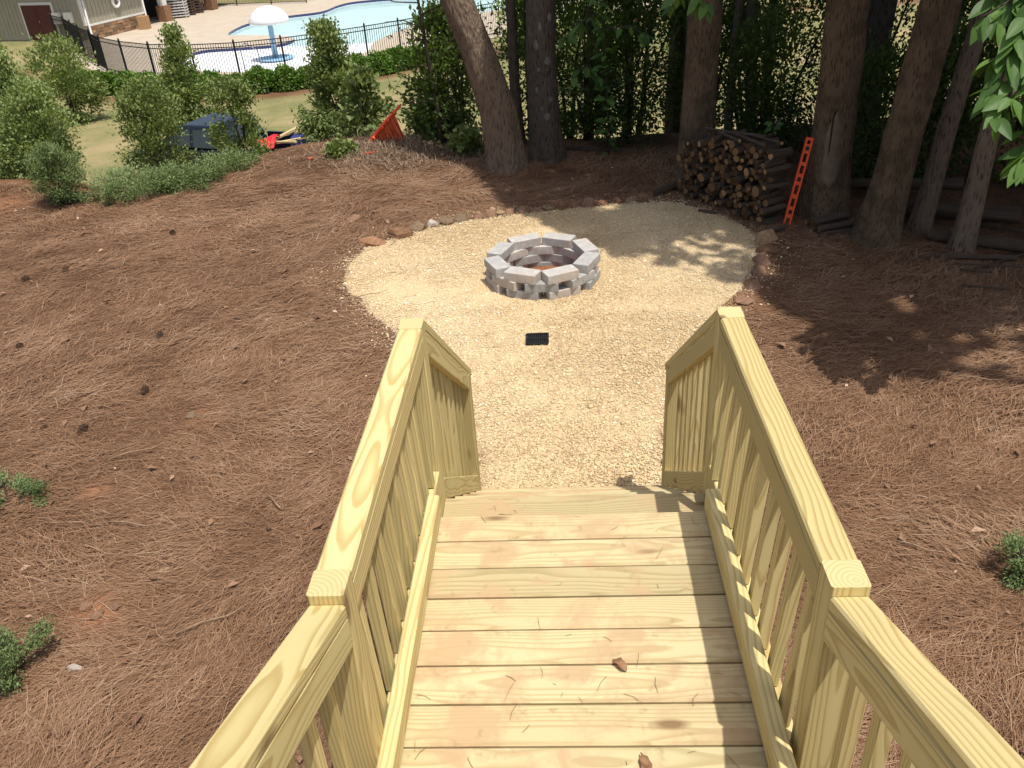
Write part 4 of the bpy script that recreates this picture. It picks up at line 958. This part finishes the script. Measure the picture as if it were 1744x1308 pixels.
# fallen logs in the woods
for i, (a, e, r_, lab) in enumerate([((3.75,5.75,-1.27),(4.9,5.05,-1.24),.06,'mossy fallen log lying past the slim pale trunk'),((3.55,6.55,-1.25),(4.75,6.0,-1.2),.075,'thick fallen log on the ground behind the slim trunks'),((3.3,7.2,-1.2),(4.4,6.6,-1.05),.07,'fallen log behind the stout brown trunk'),((3.6,6.3,-1.13),(4.6,5.75,-1.13),.045,'thin fallen log resting on the thicker one'),((3.65,5.30,-1.31),(4.35,5.15,-1.3),.022,'pale broken branch in front of the fallen logs'),((1.15,9.35,-1.33),(-.2,9.75,-1.3),.03,'long thin fallen branch behind the dark trunk')]):
    a = Vector(a); e = Vector(e); put_log(a, e-a, (e-a).length, r_, lab, None, 'fallen_log', 350+i)
for i in range(16):
    x = rl.uniform(3.2, 4.9); y = rl.uniform(4.55, 5.45) if i % 2 else rl.uniform(5.6, 7.4); L = rl.uniform(.25, .75); r_ = rl.uniform(.007, .016); a_ = rl.uniform(-.9, .7)
    put_log((x, y, float(gz(x, y))+.03+r_), (math.cos(a_), math.sin(a_), rl.uniform(0, .12)), L, r_, 'thin dead stick lying on the woods floor by the fallen logs', 'dead sticks on the woods floor', 'dead_stick', 400+i)
put_log((1.13,7.43,GZ+.045), Vector((.36,.30,.02)), .42, .05, 'reddish log laid along the back edge of the gravel', None, 'edging_log', 361)
put_log((1.62,6.86,GZ+.03), Vector((.2,-.13,0)), .2, .02, 'stray stick on the gravel below the firewood stack', None, 'cut_branch', 362)
put_log((2.20,6.05,GZ+.04), Vector((.26,.16,.02)), .3, .028, 'short stick on the ground under the orange level', None, 'cut_branch', 363)

# ------------------------------------------------------------------ orange spirit level against the scarred trunk
ORG = simple('orange_paint', (.86, .10, .025), (.72, .08, .02), .42, 8, .4)
LV = thing('spirit_level', 'long orange spirit level with cut out windows leaning on the scarred trunk', 'level', (2.45, 6.22, GZ))
p0 = Vector((2.440, 6.22, GZ+.015)); p1 = Vector((2.625, 6.36, -.405)); ax = (p1-p0).normalized(); LL = (p1-p0).length
vw = Vector((0, -1, 0)); sd = ax.cross(vw).normalized(); nn_ = sd.cross(ax).normalized()       # wide face turned to the yard
def lv(a, b, s0, s1, th): 
    mb = MB(); V = []
    for q in (a, b):
        for s, n_ in ((s0,-th/2),(s1,-th/2),(s1,th/2),(s0,th/2)): V.append(p0+ax*q+sd*s+nn_*n_)
    mb.add(V, [(3,2,1,0),(4,5,6,7),(0,1,5,4),(1,2,6,5),(2,3,7,6),(3,0,4,7)]); return mb
part('edge_rail', lv(0, LL, -.038, -.020, .026), [ORG], LV); part('edge_rail', lv(0, LL, .020, .038, .026), [ORG], LV)
cuts = [0, .035, .125, .17, .215, .255, .345, .39, .49, .53, .575, .615, .70, .74, .83, .865, .905, .935, .97, 1]
for i in range(0, len(cuts), 2): part('web', lv(cuts[i]*LL+.0005, cuts[i+1]*LL-.0005, -.0198, .0198, .018), [ORG], LV)
VIAL = simple('vial', (.55, .62, .12), None, .2)
for q in (.195, .55, .882): part('vial', lv(q*LL-.014, q*LL+.014, -.0195, .0195, .012), [BLACKP], LV)
# ------------------------------------------------------------------ orange netting and scraps
ORN = simple('orange_netting', (.62, .13, .045), (.42, .075, .03), .6, 20)
NT = thing('orange_barrier_netting', 'leaning orange post with pleated orange barrier netting on the berm', 'netting', (-2.72, 9.85, float(gz(-2.72, 9.85))))
mb = MB().tube([(-2.74,9.86,-1.22),(-2.60,9.88,-1.06),(-2.42,9.90,-.88),(-2.18,9.92,-.66)], [.030,.030,.028,.014], 8)
part('post', mb, [ORG], NT, True)
for q in (.2, .45, .62, .8):
    c = Vector((-2.74, 9.86, -1.22)).lerp(Vector((-2.18, 9.92, -.66)), q); d = Vector((.56, .06, .56)).normalized()
    part('tie', MB().tube([c-d*.02, c+d*.02], [.036, .036], 8), [ORG], NT, True)
mb = MB(); V = []; F = []; nn = 26
for i in range(nn+1):
    t = i/nn; top = Vector((-2.64, 9.885, -1.10)).lerp(Vector((-2.30, 9.91, -.80)), t); x = -2.60+.46*t
    zb = float(gz(x, 9.88))+.01
    for k in range(6):
        s = k/5; p_ = top.lerp(Vector((x, 9.90, zb)), s); p_.y += .03*math.sin(i*1.9)*(.3+s); p_.x += .012*math.sin(i*2.7+k); V.append(p_)
for i in range(nn):
    for k in range(5): F.append((i*6+k, (i+1)*6+k, (i+1)*6+k+1, i*6+k+1))
mb.add(V, F); nme = mb.mesh('netting', [ORN]); no = part('netting', nme, [], NT); md = no.modifiers.new('thick', 'SOLIDIFY'); md.thickness = .006
for i, (x, y, a, L) in enumerate([(-2.62,9.42,.1,.16),(-3.5,9.5,.3,.08)]):
    q = MB().bar((-L/2,0,.03), (L/2,.01,.035), .035, .012); o = obj('orange_scrap', q.mesh('orange_scrap', [ORG]), None, (x, y, float(gz(x, y))+.02), Matrix.Rotation(a, 3, 'Z'))
    tag(o, ['orange strip of plastic lying below the netting', 'small orange scrap beside the yellowish weed'][i], 'scrap')

# ------------------------------------------------------------------ pickup truck
def paint(name, c):
    m, t, b = mat(name, .42, .3); b.inputs['Base Color'].default_value = (*c, 1); b.inputs['Coat Weight'].default_value = .6; b.inputs['Coat Roughness'].default_value = .1
    r = ramp(t, [(.3, tuple(q*.8 for q in c)), (.7, c)], noise(t, mapping(t), 4, 3)); t.links.new(r.outputs[0], b.inputs['Base Color']); return m
NAVY = paint('navy_paint', (.006, .009, .018)); RUB = simple('tyre_rubber', (.02,.02,.02)); RIM = simple('alloy_rim', (.5,.5,.5), None, .35, metal=1.0)
m, t, b = mat('car_glass', .05, .6); b.inputs['Base Color'].default_value = (.035, .045, .05, 1); GLS = m
TX, TY = -8.95, 19.85; TZ = float(gz(TX, TY)); ta = rad(-20); tc_, ts_ = math.cos(ta), math.sin(ta)
def TW(p_): return Vector((TX+tc_*p_[0]-ts_*p_[1], TY+ts_*p_[0]+tc_*p_[1], TZ+p_[2]))
def tm(mb): mb.v = [tuple(TW(q)) for q in mb.v]; return mb
TR = thing('pickup_truck', 'dark blue pickup truck parked on the lower lawn with lumber in its bed', 'truck', (TX, TY, TZ))
def prism(prof, y0, y1, tw=None):
    """side profile (x,z) extruded across the width; tw narrows by height"""
    mb = MB(); n = len(prof); f = tw or (lambda z: 1.0)
    V = [(x, y0*f(z), z) for x, z in prof]+[(x, y1*f(z), z) for x, z in prof]
    mb.add(V, [tuple(range(n)), tuple(reversed(range(n, 2*n)))]+[(i, n+i, n+(i+1) % n, (i+1) % n) for i in range(n)]); return mb
def BV(o):
    md = o.modifiers.new('soft', 'BEVEL'); md.width = .07; md.segments = 3; md.limit_method = 'ANGLE'; md.angle_limit = .35
lower = [(-2.22,.42),(-2.25,.72),(-2.14,.94),(-1.45,1.06),(-1.28,1.10),(1.0,1.12),(1.0,.40)]
bd = part('body', tm(prism(lower, -.92, .92, lambda z: 1-.05*max(0, z-.6)/.5)), [NAVY], TR); BV(bd)
for s in (-1, 1):
    sub('bed_side', tm(MB().box((1.0, s*.90-.035, .42), (2.70, s*.90+.035, 1.16))), [NAVY], bd)
    sub('mirror', tm(MB().box((-1.02, s*1.0-.09, 1.08), (-.92, s*1.0+.09, 1.25))), [NAVY], bd)
sub('tailgate', tm(MB().box((2.66, -.86, .48), (2.73, .86, 1.14))), [NAVY], bd)
sub('bed_floor', tm(MB().box((1.0, -.865, .55), (2.66, .865, .60))), [BLACKP], bd)
nar = lambda z: 1-.22*max(0, z-1.1)/.7
cabp = [(-1.28,1.10),(-.62,1.60),(-.40,1.665),(.60,1.675),(.80,1.61),(1.0,1.12)]
BV(part('cab', tm(prism(cabp, -.88, .88, nar)), [NAVY], TR))
for s in (-1, 1):
    for (a, b_) in (([(-1.02,1.16),(-.54,1.54),(-.12,1.57),(-.12,1.16)], 0), ([(-.02,1.16),(-.02,1.57),(.62,1.57),(.80,1.16)], 0)):
        mb = MB(); V = []
        for o_ in (0, .012):
            for x, z in a: V.append((x, s*(.88*nar(z)+.002+o_), z))
        mb.add(V, [(0,1,2,3),(7,6,5,4)]+[(i, 4+i, 4+(i+1) % 4, (i+1) % 4) for i in range(4)]); part('side_window', tm(mb), [GLS], TR)
def panel(q4, off):
    mb = MB(); V = [Vector(v) for v in q4]; n_ = (V[1]-V[0]).cross(V[3]-V[0]).normalized()*off; mb.add(V+[v+n_ for v in V], [(0,1,2,3),(7,6,5,4)]+[(i, 4+i, 4+(i+1) % 4, (i+1) % 4) for i in range(4)]); return mb
part('windshield', tm(panel([(-1.225,-.78,1.155),(-1.225,.78,1.155),(-.655,.66,1.574),(-.655,-.66,1.574)], -.01)), [GLS], TR)
part('rear_window', tm(panel([(.985,.70,1.22),(.985,-.70,1.22),(.845,-.62,1.55),(.845,.62,1.55)], -.02)), [GLS], TR)
for x in (-1.45, 1.80):
    for s in (-1, 1):
        wv = part('wheel', tm(MB().tube([(x, s*.72, .38), (x, s*.95, .38)], [.38, .38], 20)), [RUB], TR); sub('rim', tm(MB().tube([(x, s*.94, .38), (x, s*.965, .38)], [.24, .22], 16)), [RIM], wv)
for s in (-1, 1): part('headlight', tm(MB().box((-2.26, s*.7-.16, .72), (-2.18, s*.7+.16, .88))), [simple('lamp_lens', (.7,.7,.7), None, .2) if s < 0 else bpy.data.materials['lamp_lens']], TR)
PALE = simple('pale_lumber', (.58, .45, .24), (.45, .33, .16), .8, 10)
for i, (a, b_) in enumerate([((1.12,-.60,1.06),(2.95,.25,1.30)), ((1.1,.35,1.05),(2.75,.80,1.36)), ((1.12,-.05,1.12),(2.95,-.55,1.36)), ((1.9,-.75,1.2),(2.1,.75,1.34))]):
    p_ = TW(a); e = TW(b_); o = obj('lumber_board', MB().bar(Vector((0,0,0)), e-p_, .10, .04).mesh('lumber_board', [PALE]), None, p_); tag(o, 'pale pine board sticking out of the pickup bed', 'lumber', 'boards in the pickup bed')
RED = simple('red_plastic', (.75, .02, .03), (.6, .015, .025), .45, 6)
mb = MB(); V = []; F = []
for i in range(7):
    for k in range(7): V.append((-.35+.7*i/6, -.36+.72*k/6, .10+.10*math.sin(i*.9)*math.cos(k*.7)-.02*abs(k-3)))
for i in range(6):
    for k in range(6): F.append((i*7+k, (i+1)*7+k, (i+1)*7+k+1, i*7+k+1))
q = TW((1.85, -.42, 1.24)); o = obj('red_tarp', mb.add(V, F).mesh('red_tarp', [RED], True), None, q); o.modifiers.new('t', 'SOLIDIFY').thickness = .02; tag(o, 'crumpled bright red sheet lying over the boards in the pickup bed', 'tarp')
q = TW((2.35, .45, .6)); o = obj('blue_bin', MB().box((-.2,-.2,0), (.2,.2,.62)).mesh('blue_bin', [simple('blue_plastic', (.02,.04,.2), None, .4)]), None, q); tag(o, 'blue plastic bin standing in the pickup bed', 'bin')

# ------------------------------------------------------------------ pool deck, pool and fence
ZD = -5.0
m, t, b = mat('concrete_deck', .9, .15); v = mapping(t); c = ramp(t, [(.3, (.40,.335,.255)), (.7, (.50,.43,.34))], noise(t, v, 1.2, 6, .7)).outputs[0]; t.links.new(c, b.inputs['Base Color']); DECKC = m
def ring_fill(name, outer, holes, z, m):
    bm = bmesh.new(); es = []
    for loop in [outer]+holes:
        vs = [bm.verts.new((x, y, z)) for x, y in loop]
        for i in range(len(vs)): es.append(bm.edges.new((vs[i], vs[(i+1) % len(vs)])))
    bmesh.ops.triangle_fill(bm, edges=es, use_beauty=True)
    for f in bm.faces:
        f.normal_update()
        if f.normal.z < 0: f.normal_flip()
    me = bpy.data.meshes.new(name); bm.to_mesh(me); bm.free(); me.materials.append(m); return me
def smooth_loop(P, k=4):
    P = np.array(P, float); n = len(P); out = []
    for i in range(n):
        p0_, p1_, p2_, p3_ = P[i-1], P[i], P[(i+1) % n], P[(i+2) % n]
        for j in range(k):
            s = j/k; out.append(tuple(.5*((2*p1_)+(-p0_+p2_)*s+(2*p0_-5*p1_+4*p2_-p3_)*s*s+(-p0_+3*p1_-3*p2_+p3_)*s**3)))
    return out
POOLS = smooth_loop(POOL)
outer = [(-24.5,42.6),(-22.2,39.8),(-19.7,37.3),(-17.7,36.0),(-15.5,35.3),(-13.5,35.2),(-11.5,35.7),(-9.8,36.7),(-8.2,37.8),(-6.8,38.9),(-5.4,40.3),(-4,41.9),(0,45.2),(14,56),(14,70),(-16,63),(-29,63.5),(-33,58)]
obj('pool_deck', ring_fill('pool_deck', outer, [POOLS], ZD, DECKC), kind='structure')
PLAST = simple('pool_plaster', (.80, .82, .82), (.72, .76, .78), .8, 1.5)
def pz_(x, y): return ZD-.10-.022*max(0, y-41.5)
mb = MB(); V = [(x, y, pz_(x, y)) for x, y in POOLS]
pm = ring_fill('pool_floor', POOLS, [], 0, PLAST)
for vv in pm.vertices: vv.co.z = pz_(vv.co.x, vv.co.y)
obj('pool_floor', pm, kind='structure')
TILE = simple('pool_tile', (.05, .06, .16), (.03, .035, .09), .3, 30)
mb = MB(); n = len(POOLS)
for i in range(n):
    a = POOLS[i]; c = POOLS[(i+1) % n]; mb.add([(*a, ZD-.005), (*c, ZD-.005), (*c, ZD-.15), (*a, ZD-.15)], [(0,1,2,3)], 0)
    mb.add([(*a, ZD-.15), (*c, ZD-.15), (*c, pz_(*c)-.2), (*a, pz_(*a)-.2)], [(0,1,2,3)], 1)
obj('pool_wall', mb.mesh('pool_wall', [TILE, PLAST]), kind='structure')
m = bpy.data.materials.new('pool_water'); m.use_nodes = True; t = m.node_tree; t.nodes.clear(); out = t.nodes.new('ShaderNodeOutputMaterial')
tr = t.nodes.new('ShaderNodeBsdfTransparent'); tr.inputs[0].default_value = (.83, .96, .96, 1); gl = t.nodes.new('ShaderNodeBsdfGlossy'); gl.inputs['Roughness'].default_value = .04
fr = t.nodes.new('ShaderNodeFresnel'); fr.inputs[0].default_value = 1.33; bp = t.nodes.new('ShaderNodeBump'); bp.inputs['Strength'].default_value = .15; bp.inputs['Distance'].default_value = .05
t.links.new(noise(t, mapping(t), 3, 3), bp.inputs['Height']); t.links.new(bp.outputs[0], gl.inputs['Normal']); ms = t.nodes.new('ShaderNodeMixShader')
t.links.new(fr.outputs[0], ms.inputs[0]); t.links.new(tr.outputs[0], ms.inputs[1]); t.links.new(gl.outputs[0], ms.inputs[2]); t.links.new(ms.outputs[0], out.inputs[0]); WAT = m
wl_ = [q for q in POOLS if q[1] > 44.6 or (q[0] > -13 and q[1] > 42.5)]
obj('pool_water', ring_fill('pool_water', [((x*.9985-.01), y) for x, y in wl_], [], ZD-.16, WAT), kind='structure')

MU = thing('mushroom_fountain', 'white mushroom shaped water fountain on a blue pole in the pool', 'fountain', (-13.4, 40.7, ZD-.06))
BLUE = simple('blue_pole_paint', (.30, .50, .66), (.26, .45, .62), .4, 4); WHT = simple('white_gelcoat', (.82, .82, .82), (.78, .78, .78), .35, 3)
part('pole', MB().tube([(-13.4,40.7,ZD-.06),(-13.4,40.7,ZD+1.62)], [.13,.12], 16), [BLUE], MU, True)
mb = MB(); R_ = .92; prof = [(.10,2.0),(.55,1.98),(.90,1.93),(.95,1.98),(.93,2.10),(.85,2.28),(.68,2.47),(.45,2.60),(.20,2.67),(.02,2.69)]
V = []; F = []
for r_, z in prof:
    for k in range(24): V.append((-13.4+r_*math.cos(k*math.pi/12), 40.7+r_*math.sin(k*math.pi/12), ZD+z-.38))
for i in range(len(prof)-1):
    for k in range(24): F.append((i*24+k, i*24+(k+1) % 24, (i+1)*24+(k+1) % 24, (i+1)*24+k))
part('cap', mb.add(V, F), [WHT], MU, True)
part('base_mat', MB().tube([(-13.4,40.7,ZD-.07),(-13.4,40.7,ZD-.02)], [.85,.85], 24), [BLUE], MU)
HR = thing('pool_handrail', 'thin metal handrail standing in the shallow end of the pool', 'handrail', (-14.2, 38.3, ZD)); STEEL = simple('steel', (.35,.36,.38), None, .3, metal=.8)
part('rail', MB().tube([(-14.2,38.3,ZD-.06),(-14.25,38.3,ZD+.95),(-14.1,38.7,ZD+1.0),(-13.8,39.3,ZD+.6),(-13.75,39.4,ZD-.06)], [.03]*5, 8), [STEEL], HR, True)

BLK = simple('black_iron', (.018, .018, .018), (.012, .012, .012), .5, 20)
def fence(label, pts, h=1.52, zb=ZD, gap=.11, group=None):
    T = thing('iron_fence', label, 'fence', (pts[0][0], pts[0][1], zb), group)
    for i, (x, y) in enumerate(pts):
        p_ = part('post', MB().box((x-.035,y-.035,zb-.2), (x+.035,y+.035,zb+h+.08)), [BLK], T); sub('finial', MB().tube([(x,y,zb+h+.08),(x,y,zb+h+.15)], [.045,.01], 6), [BLK], p_)
    for (a, c) in zip(pts[:-1], pts[1:]):
        L = math.hypot(c[0]-a[0], c[1]-a[1]); n = max(2, int(L/gap))
        for zr in (.12, h-.17, h): part('rail', MB().bar((a[0],a[1],zb+zr), (c[0],c[1],zb+zr), .03, .035), [BLK], T)
        mb = MB()
        for k in range(1, n):
            s = k/n; x = a[0]+(c[0]-a[0])*s; y = a[1]+(c[1]-a[1])*s; mb.box((x-.0095,y-.0095,zb+.06), (x+.0095,y+.0095,zb+h-.02))
        part('picket', mb, [BLK], T, kind='stuff')
    return T
FN = [(-22.4,40.9),(-21.2,39.3),(-19.5,37.7),(-17.6,36.35),(-15.45,35.6),(-13.5,35.5),(-11.6,36.0),(-9.9,37.0),(-8.35,38.1),(-7.0,39.2),(-5.6,40.6),(-4.2,42.2),(-2.6,43.6),(-.8,45),(1.2,46.4),(3.2,47.8)]
fence('black iron fence curving along the hedge in front of the pool', FN)
fence('black iron fence with gate running from the pool corner to the building', [(-22.4,40.9),(-23.9,42.8),(-25.3,44.8),(-26.7,46.8),(-28.2,48.4)], 1.6, gap=.15)
fence('distant black iron fence behind the pool deck by the lawn', [(-30,63.6),(-27.4,63.2),(-24.8,62.8),(-22.2,62.4),(-19.6,62.0),(-17,61.6)], 1.4)

# hedge of separate clipped shrubs
hv = []
for k in range(4):
    g = np.random.default_rng(900+k); n = 1700; q = g.normal(size=(n, 3)); q /= np.linalg.norm(q, axis=1)[:,None]; q[:,2] = np.abs(q[:,2])*1.0-.15
    P = q*np.array([.66, .60, .80])*(.80+.28*g.random((n, 1)))*(1+.14*np.sin(q[:,0:1]*7+k)*np.sin(q[:,1:2]*6)); P[:,2] = P[:,2]*1.0+.16
    D = q+g.normal(0, .5, (n, 3)); Nn = g.normal(0, .6, (n, 3))+np.array([0, 0, 1])
    hv.append(leaves_mesh('foliage', P, D, Nn, g.uniform(.10, .17, n), g.uniform(.06, .10, n), L_HEDGE, np.clip(.15+.5*g.random(n)+.35*P[:,2], 0, 1)))
stm = MB().tube([(0,0,-.1),(0,0,.5)], [.04,.02], 6).mesh('stem', [TWIG]); core = MB()
s_ = 0; hx = -21.6; i = 0
while hx < -3.4:
    hy = float(hedgeY(hx)); sl_h = (float(hedgeY(hx+.2))-hy)/.2; step = 1.0/math.sqrt(1+sl_h*sl_h)
    if not (-14.75 < hx < -14.05):
        T = thing('hedge_shrub', 'clipped rounded green shrub in the hedge along the iron fence', 'shrub', (hx, hy, float(gz(hx, hy))), 'hedge shrubs along the pool fence')
        for nme_, me_ in (('foliage', hv[i % 4]), ('stem', stm)):
            o = bpy.data.objects.new(nme_, me_); col.objects.link(o); o.parent = T
            if nme_ == 'foliage': o.rotation_euler.z = i*1.7; o.scale = (random.uniform(.92, 1.12),)*2+(random.uniform(.85, 1.1),)
    hx += step*1.0; i += 1

# ------------------------------------------------------------------ pool house
SIDE = simple('board_siding', (.36, .335, .26), (.31, .29, .22), .8, 3); TRIM = simple('white_trim', (.72, .70, .66), (.62, .60, .56), .6, 5); MAR = simple('maroon_door', (.10, .025, .025), (.075, .02, .02), .5, 4)
STN = {k: ST[k] for k in ('brown', 'grey', 'tan')}; ROOF = simple('shingle_roof', (.12, .11, .10), (.08, .07, .065), .9, 12); DRKW = simple('porch_recess_shade', (.05, .045, .04), (.03, .028, .025), .8, 4)
HA = Vector((-26.9, 49.6, ZD)); hu = Vector((-.957, .29, 0)).normalized(); hv_ = Vector((.29, .957, 0)).normalized()
def HW(u_, v_, z): return HA+hu*u_+hv_*v_+Vector((0, 0, z))
def hbox(u0_, u1_, v0_, v1_, z0_, z1_):
    mb = MB(); mb.box((u0_, v0_, z0_), (u1_, v1_, z1_)); mb.v = [tuple(HW(*q)) for q in mb.v]; mb.f = [tuple(reversed(f)) for f in mb.f]; return mb
PH = thing('pool_house', 'beige board and batten pool house with maroon double door and stone base', 'building', tuple(HA))
part('wall', hbox(0, 12, 0, 5.0, 0, 3.4), [SIDE], PH)
part('porch_wall', hbox(2.6, 12, 5.0, 14, 0, 3.4), [DRKW], PH)  # shade of the porch recess is put into this dark wall colour
mb = MB()
for k in range(40):
    u_ = .15+.30*k
    if not 2.0 < u_ < 4.6: q = hbox(u_-.025, u_+.025, -.03, .002, .3, 3.4); mb.add(q.v, q.f)
part('front_batten', mb, [SIDE], PH, kind='stuff'); mb = MB()
for k in range(16): v_ = .2+.30*k; q = hbox(-.03, .002, v_-.025, v_+.025, .8, 3.4); mb.add(q.v, q.f)
part('side_batten', mb, [SIDE], PH, kind='stuff')
part('corner_trim', hbox(-.05, .14, -.05, .14, .8, 3.39), [TRIM], PH); part('sill_band', hbox(-.08, .002, .14, 5.02, .74, .84), [TRIM], PH); part('end_trim', hbox(-.05, .12, 4.9, 5.05, .84, 3.39), [TRIM], PH)
for r_ in range(4):
    for k in range(9):
        kd = ['brown', 'grey', 'tan'][(r_*7+k*5) % 3]; v0_ = .02+.55*k+(.2 if r_ % 2 else 0); 
        if v0_+.5 < 5.05: part('base_stone', hbox(-.07-.02*((r_+k) % 2), .01, v0_, v0_+.53, .012+.18*r_, .18+.18*r_), [STN[kd]], PH)
dr = part('door_frame', hbox(2.05, 4.55, -.07, .003, 0, 2.10), [TRIM], PH)
for u0_ in (2.2, 3.315):
    d_ = part('door', hbox(u0_, u0_+1.085, -.10, -.03, .02, 1.95), [MAR], PH)
    for z0_ in (.14, 1.02):
        sub('panel', hbox(u0_+.16, u0_+.925, -.115, -.099, z0_, z0_+.78), [MAR], d_)
sub('handle', hbox(3.22, 3.28, -.16, -.099, 1.0, 1.12), [STEEL], d_)
for v_ in (.08, 4.96): part('downspout', MB().tube([HW(-.12, v_, 3.3), HW(-.12, v_, .5), HW(-.28, v_-.15, .12), HW(-.5, v_-.3, .06)], [.06]*4, 8), [TRIM], PH, True)
for v_ in (6.9, 11.8):
    cl_ = part('column', hbox(-.15, .25, v_-.2, v_+.2, .95, 3.4), [TRIM], PH); part('column_base', hbox(-.27, .37, v_-.32, v_+.32, 0, .95), [ST['brown']], PH)
part('roof', hbox(-.7, 12.5, -.7, 14.5, 3.4, 3.65), [ROOF], PH)
mb = MB(); mb.add([HW(-.7,-.7,3.66), HW(12.5,-.7,3.66), HW(12.5,14.5,3.66), HW(-.7,14.5,3.66), HW(5.9,-.7,6.3), HW(5.9,14.5,6.3)], [(0,1,4),(2,3,5),(1,2,5,4),(3,0,4,5)]); part('gable_roof', mb, [ROOF], PH)
# life ring, carton, loungers, utility boxes
LR = thing('life_ring', 'white ring buoy hanging on the beige siding', 'life ring', tuple(HW(-.09, 2.7, 1.7)))
q = []
for k in range(25): a = k*2*math.pi/24; q.append(HW(-.10, 2.7+.27*math.cos(a), 1.72+.27*math.sin(a)))
part('ring', MB().tube(q, [.085]*25, 8, caps=False), [WHT], LR, True)
CARD = simple('cardboard', (.42, .26, .13), (.36, .22, .11), .85, 5)
q = HW(-.75, 3.9, 0); o = obj('cardboard_box', MB().box((-.28,-.25,0), (.28,.25,.75)).box((-.285,-.04,.02), (.285,.04,.752)).mesh('cardboard_box', [CARD]), None, (q.x, q.y, ZD+.002)); tag(o, 'brown cardboard box standing by the stone base of the pool house', 'box')
LG = [simple('brown_strap', (.14, .085, .06), (.09, .055, .04), .7, 10), simple('white_strap', (.7, .69, .66), None, .7, 6)]
for s_i, (v_, u_, mi_, n_) in enumerate([(8.2, .3, 1, 8), (9.2, .5, 0, 12), (10.2, .6, 0, 12)]):
    for k in range(n_):
        mb = MB()
        for sx in (-.3, .3): mb.bar((sx, -.9, .12), (sx, .9, .12), .05, .05)
        for j in range(8): mb.bar((-.3, -.8+.23*j, .15), (.3, -.8+.23*j, .15), .14, .02)
        for sx in (-.3, .3):
            for sy in (-.7, .7): mb.bar((sx, sy, 0), (sx, sy, .12), .04, .04)
        q = HW(u_, v_, 0); o = obj('pool_lounger', mb.mesh('pool_lounger', [LG[mi_]]) if k == 0 else last, None, (q.x, q.y, ZD+.165*k+.002), Matrix.Rotation(.29+math.pi/2, 3, 'Z')); last = o.data
        tag(o, ('white' if mi_ else 'brown')+' strap lounger in a tall stack on the pool house porch', 'lounger', ('white' if mi_ else 'brown')+' loungers stacked on the porch')
for k, u_ in enumerate((.75, 1.6)):
    q = hbox(u_, u_+.45, -.30, -.04, 1.0 if k == 0 else .95, 1.55); o = obj('utility_box', q.mesh('utility_box', [TRIM])); tag(o, 'white metal utility box mounted on the wall beside the maroon door', 'utility box', 'utility boxes by the door')
# trees on the far lawn, seen through the woods
for i, (x, y, h_) in enumerate([(1.5,30,3.0),(5.5,33,3.2),(-1.0,38,2.8)]):
    shrub('lawn_shrub', 'sunlit light green shrub on the lawn seen through the woods', gp(x, y), h_, 1.5, 2600, .18, L_LIME, 'round', 200+i, group='shrubs on the lawn beyond the woods', sig=.25, clumps=50, W=.1)
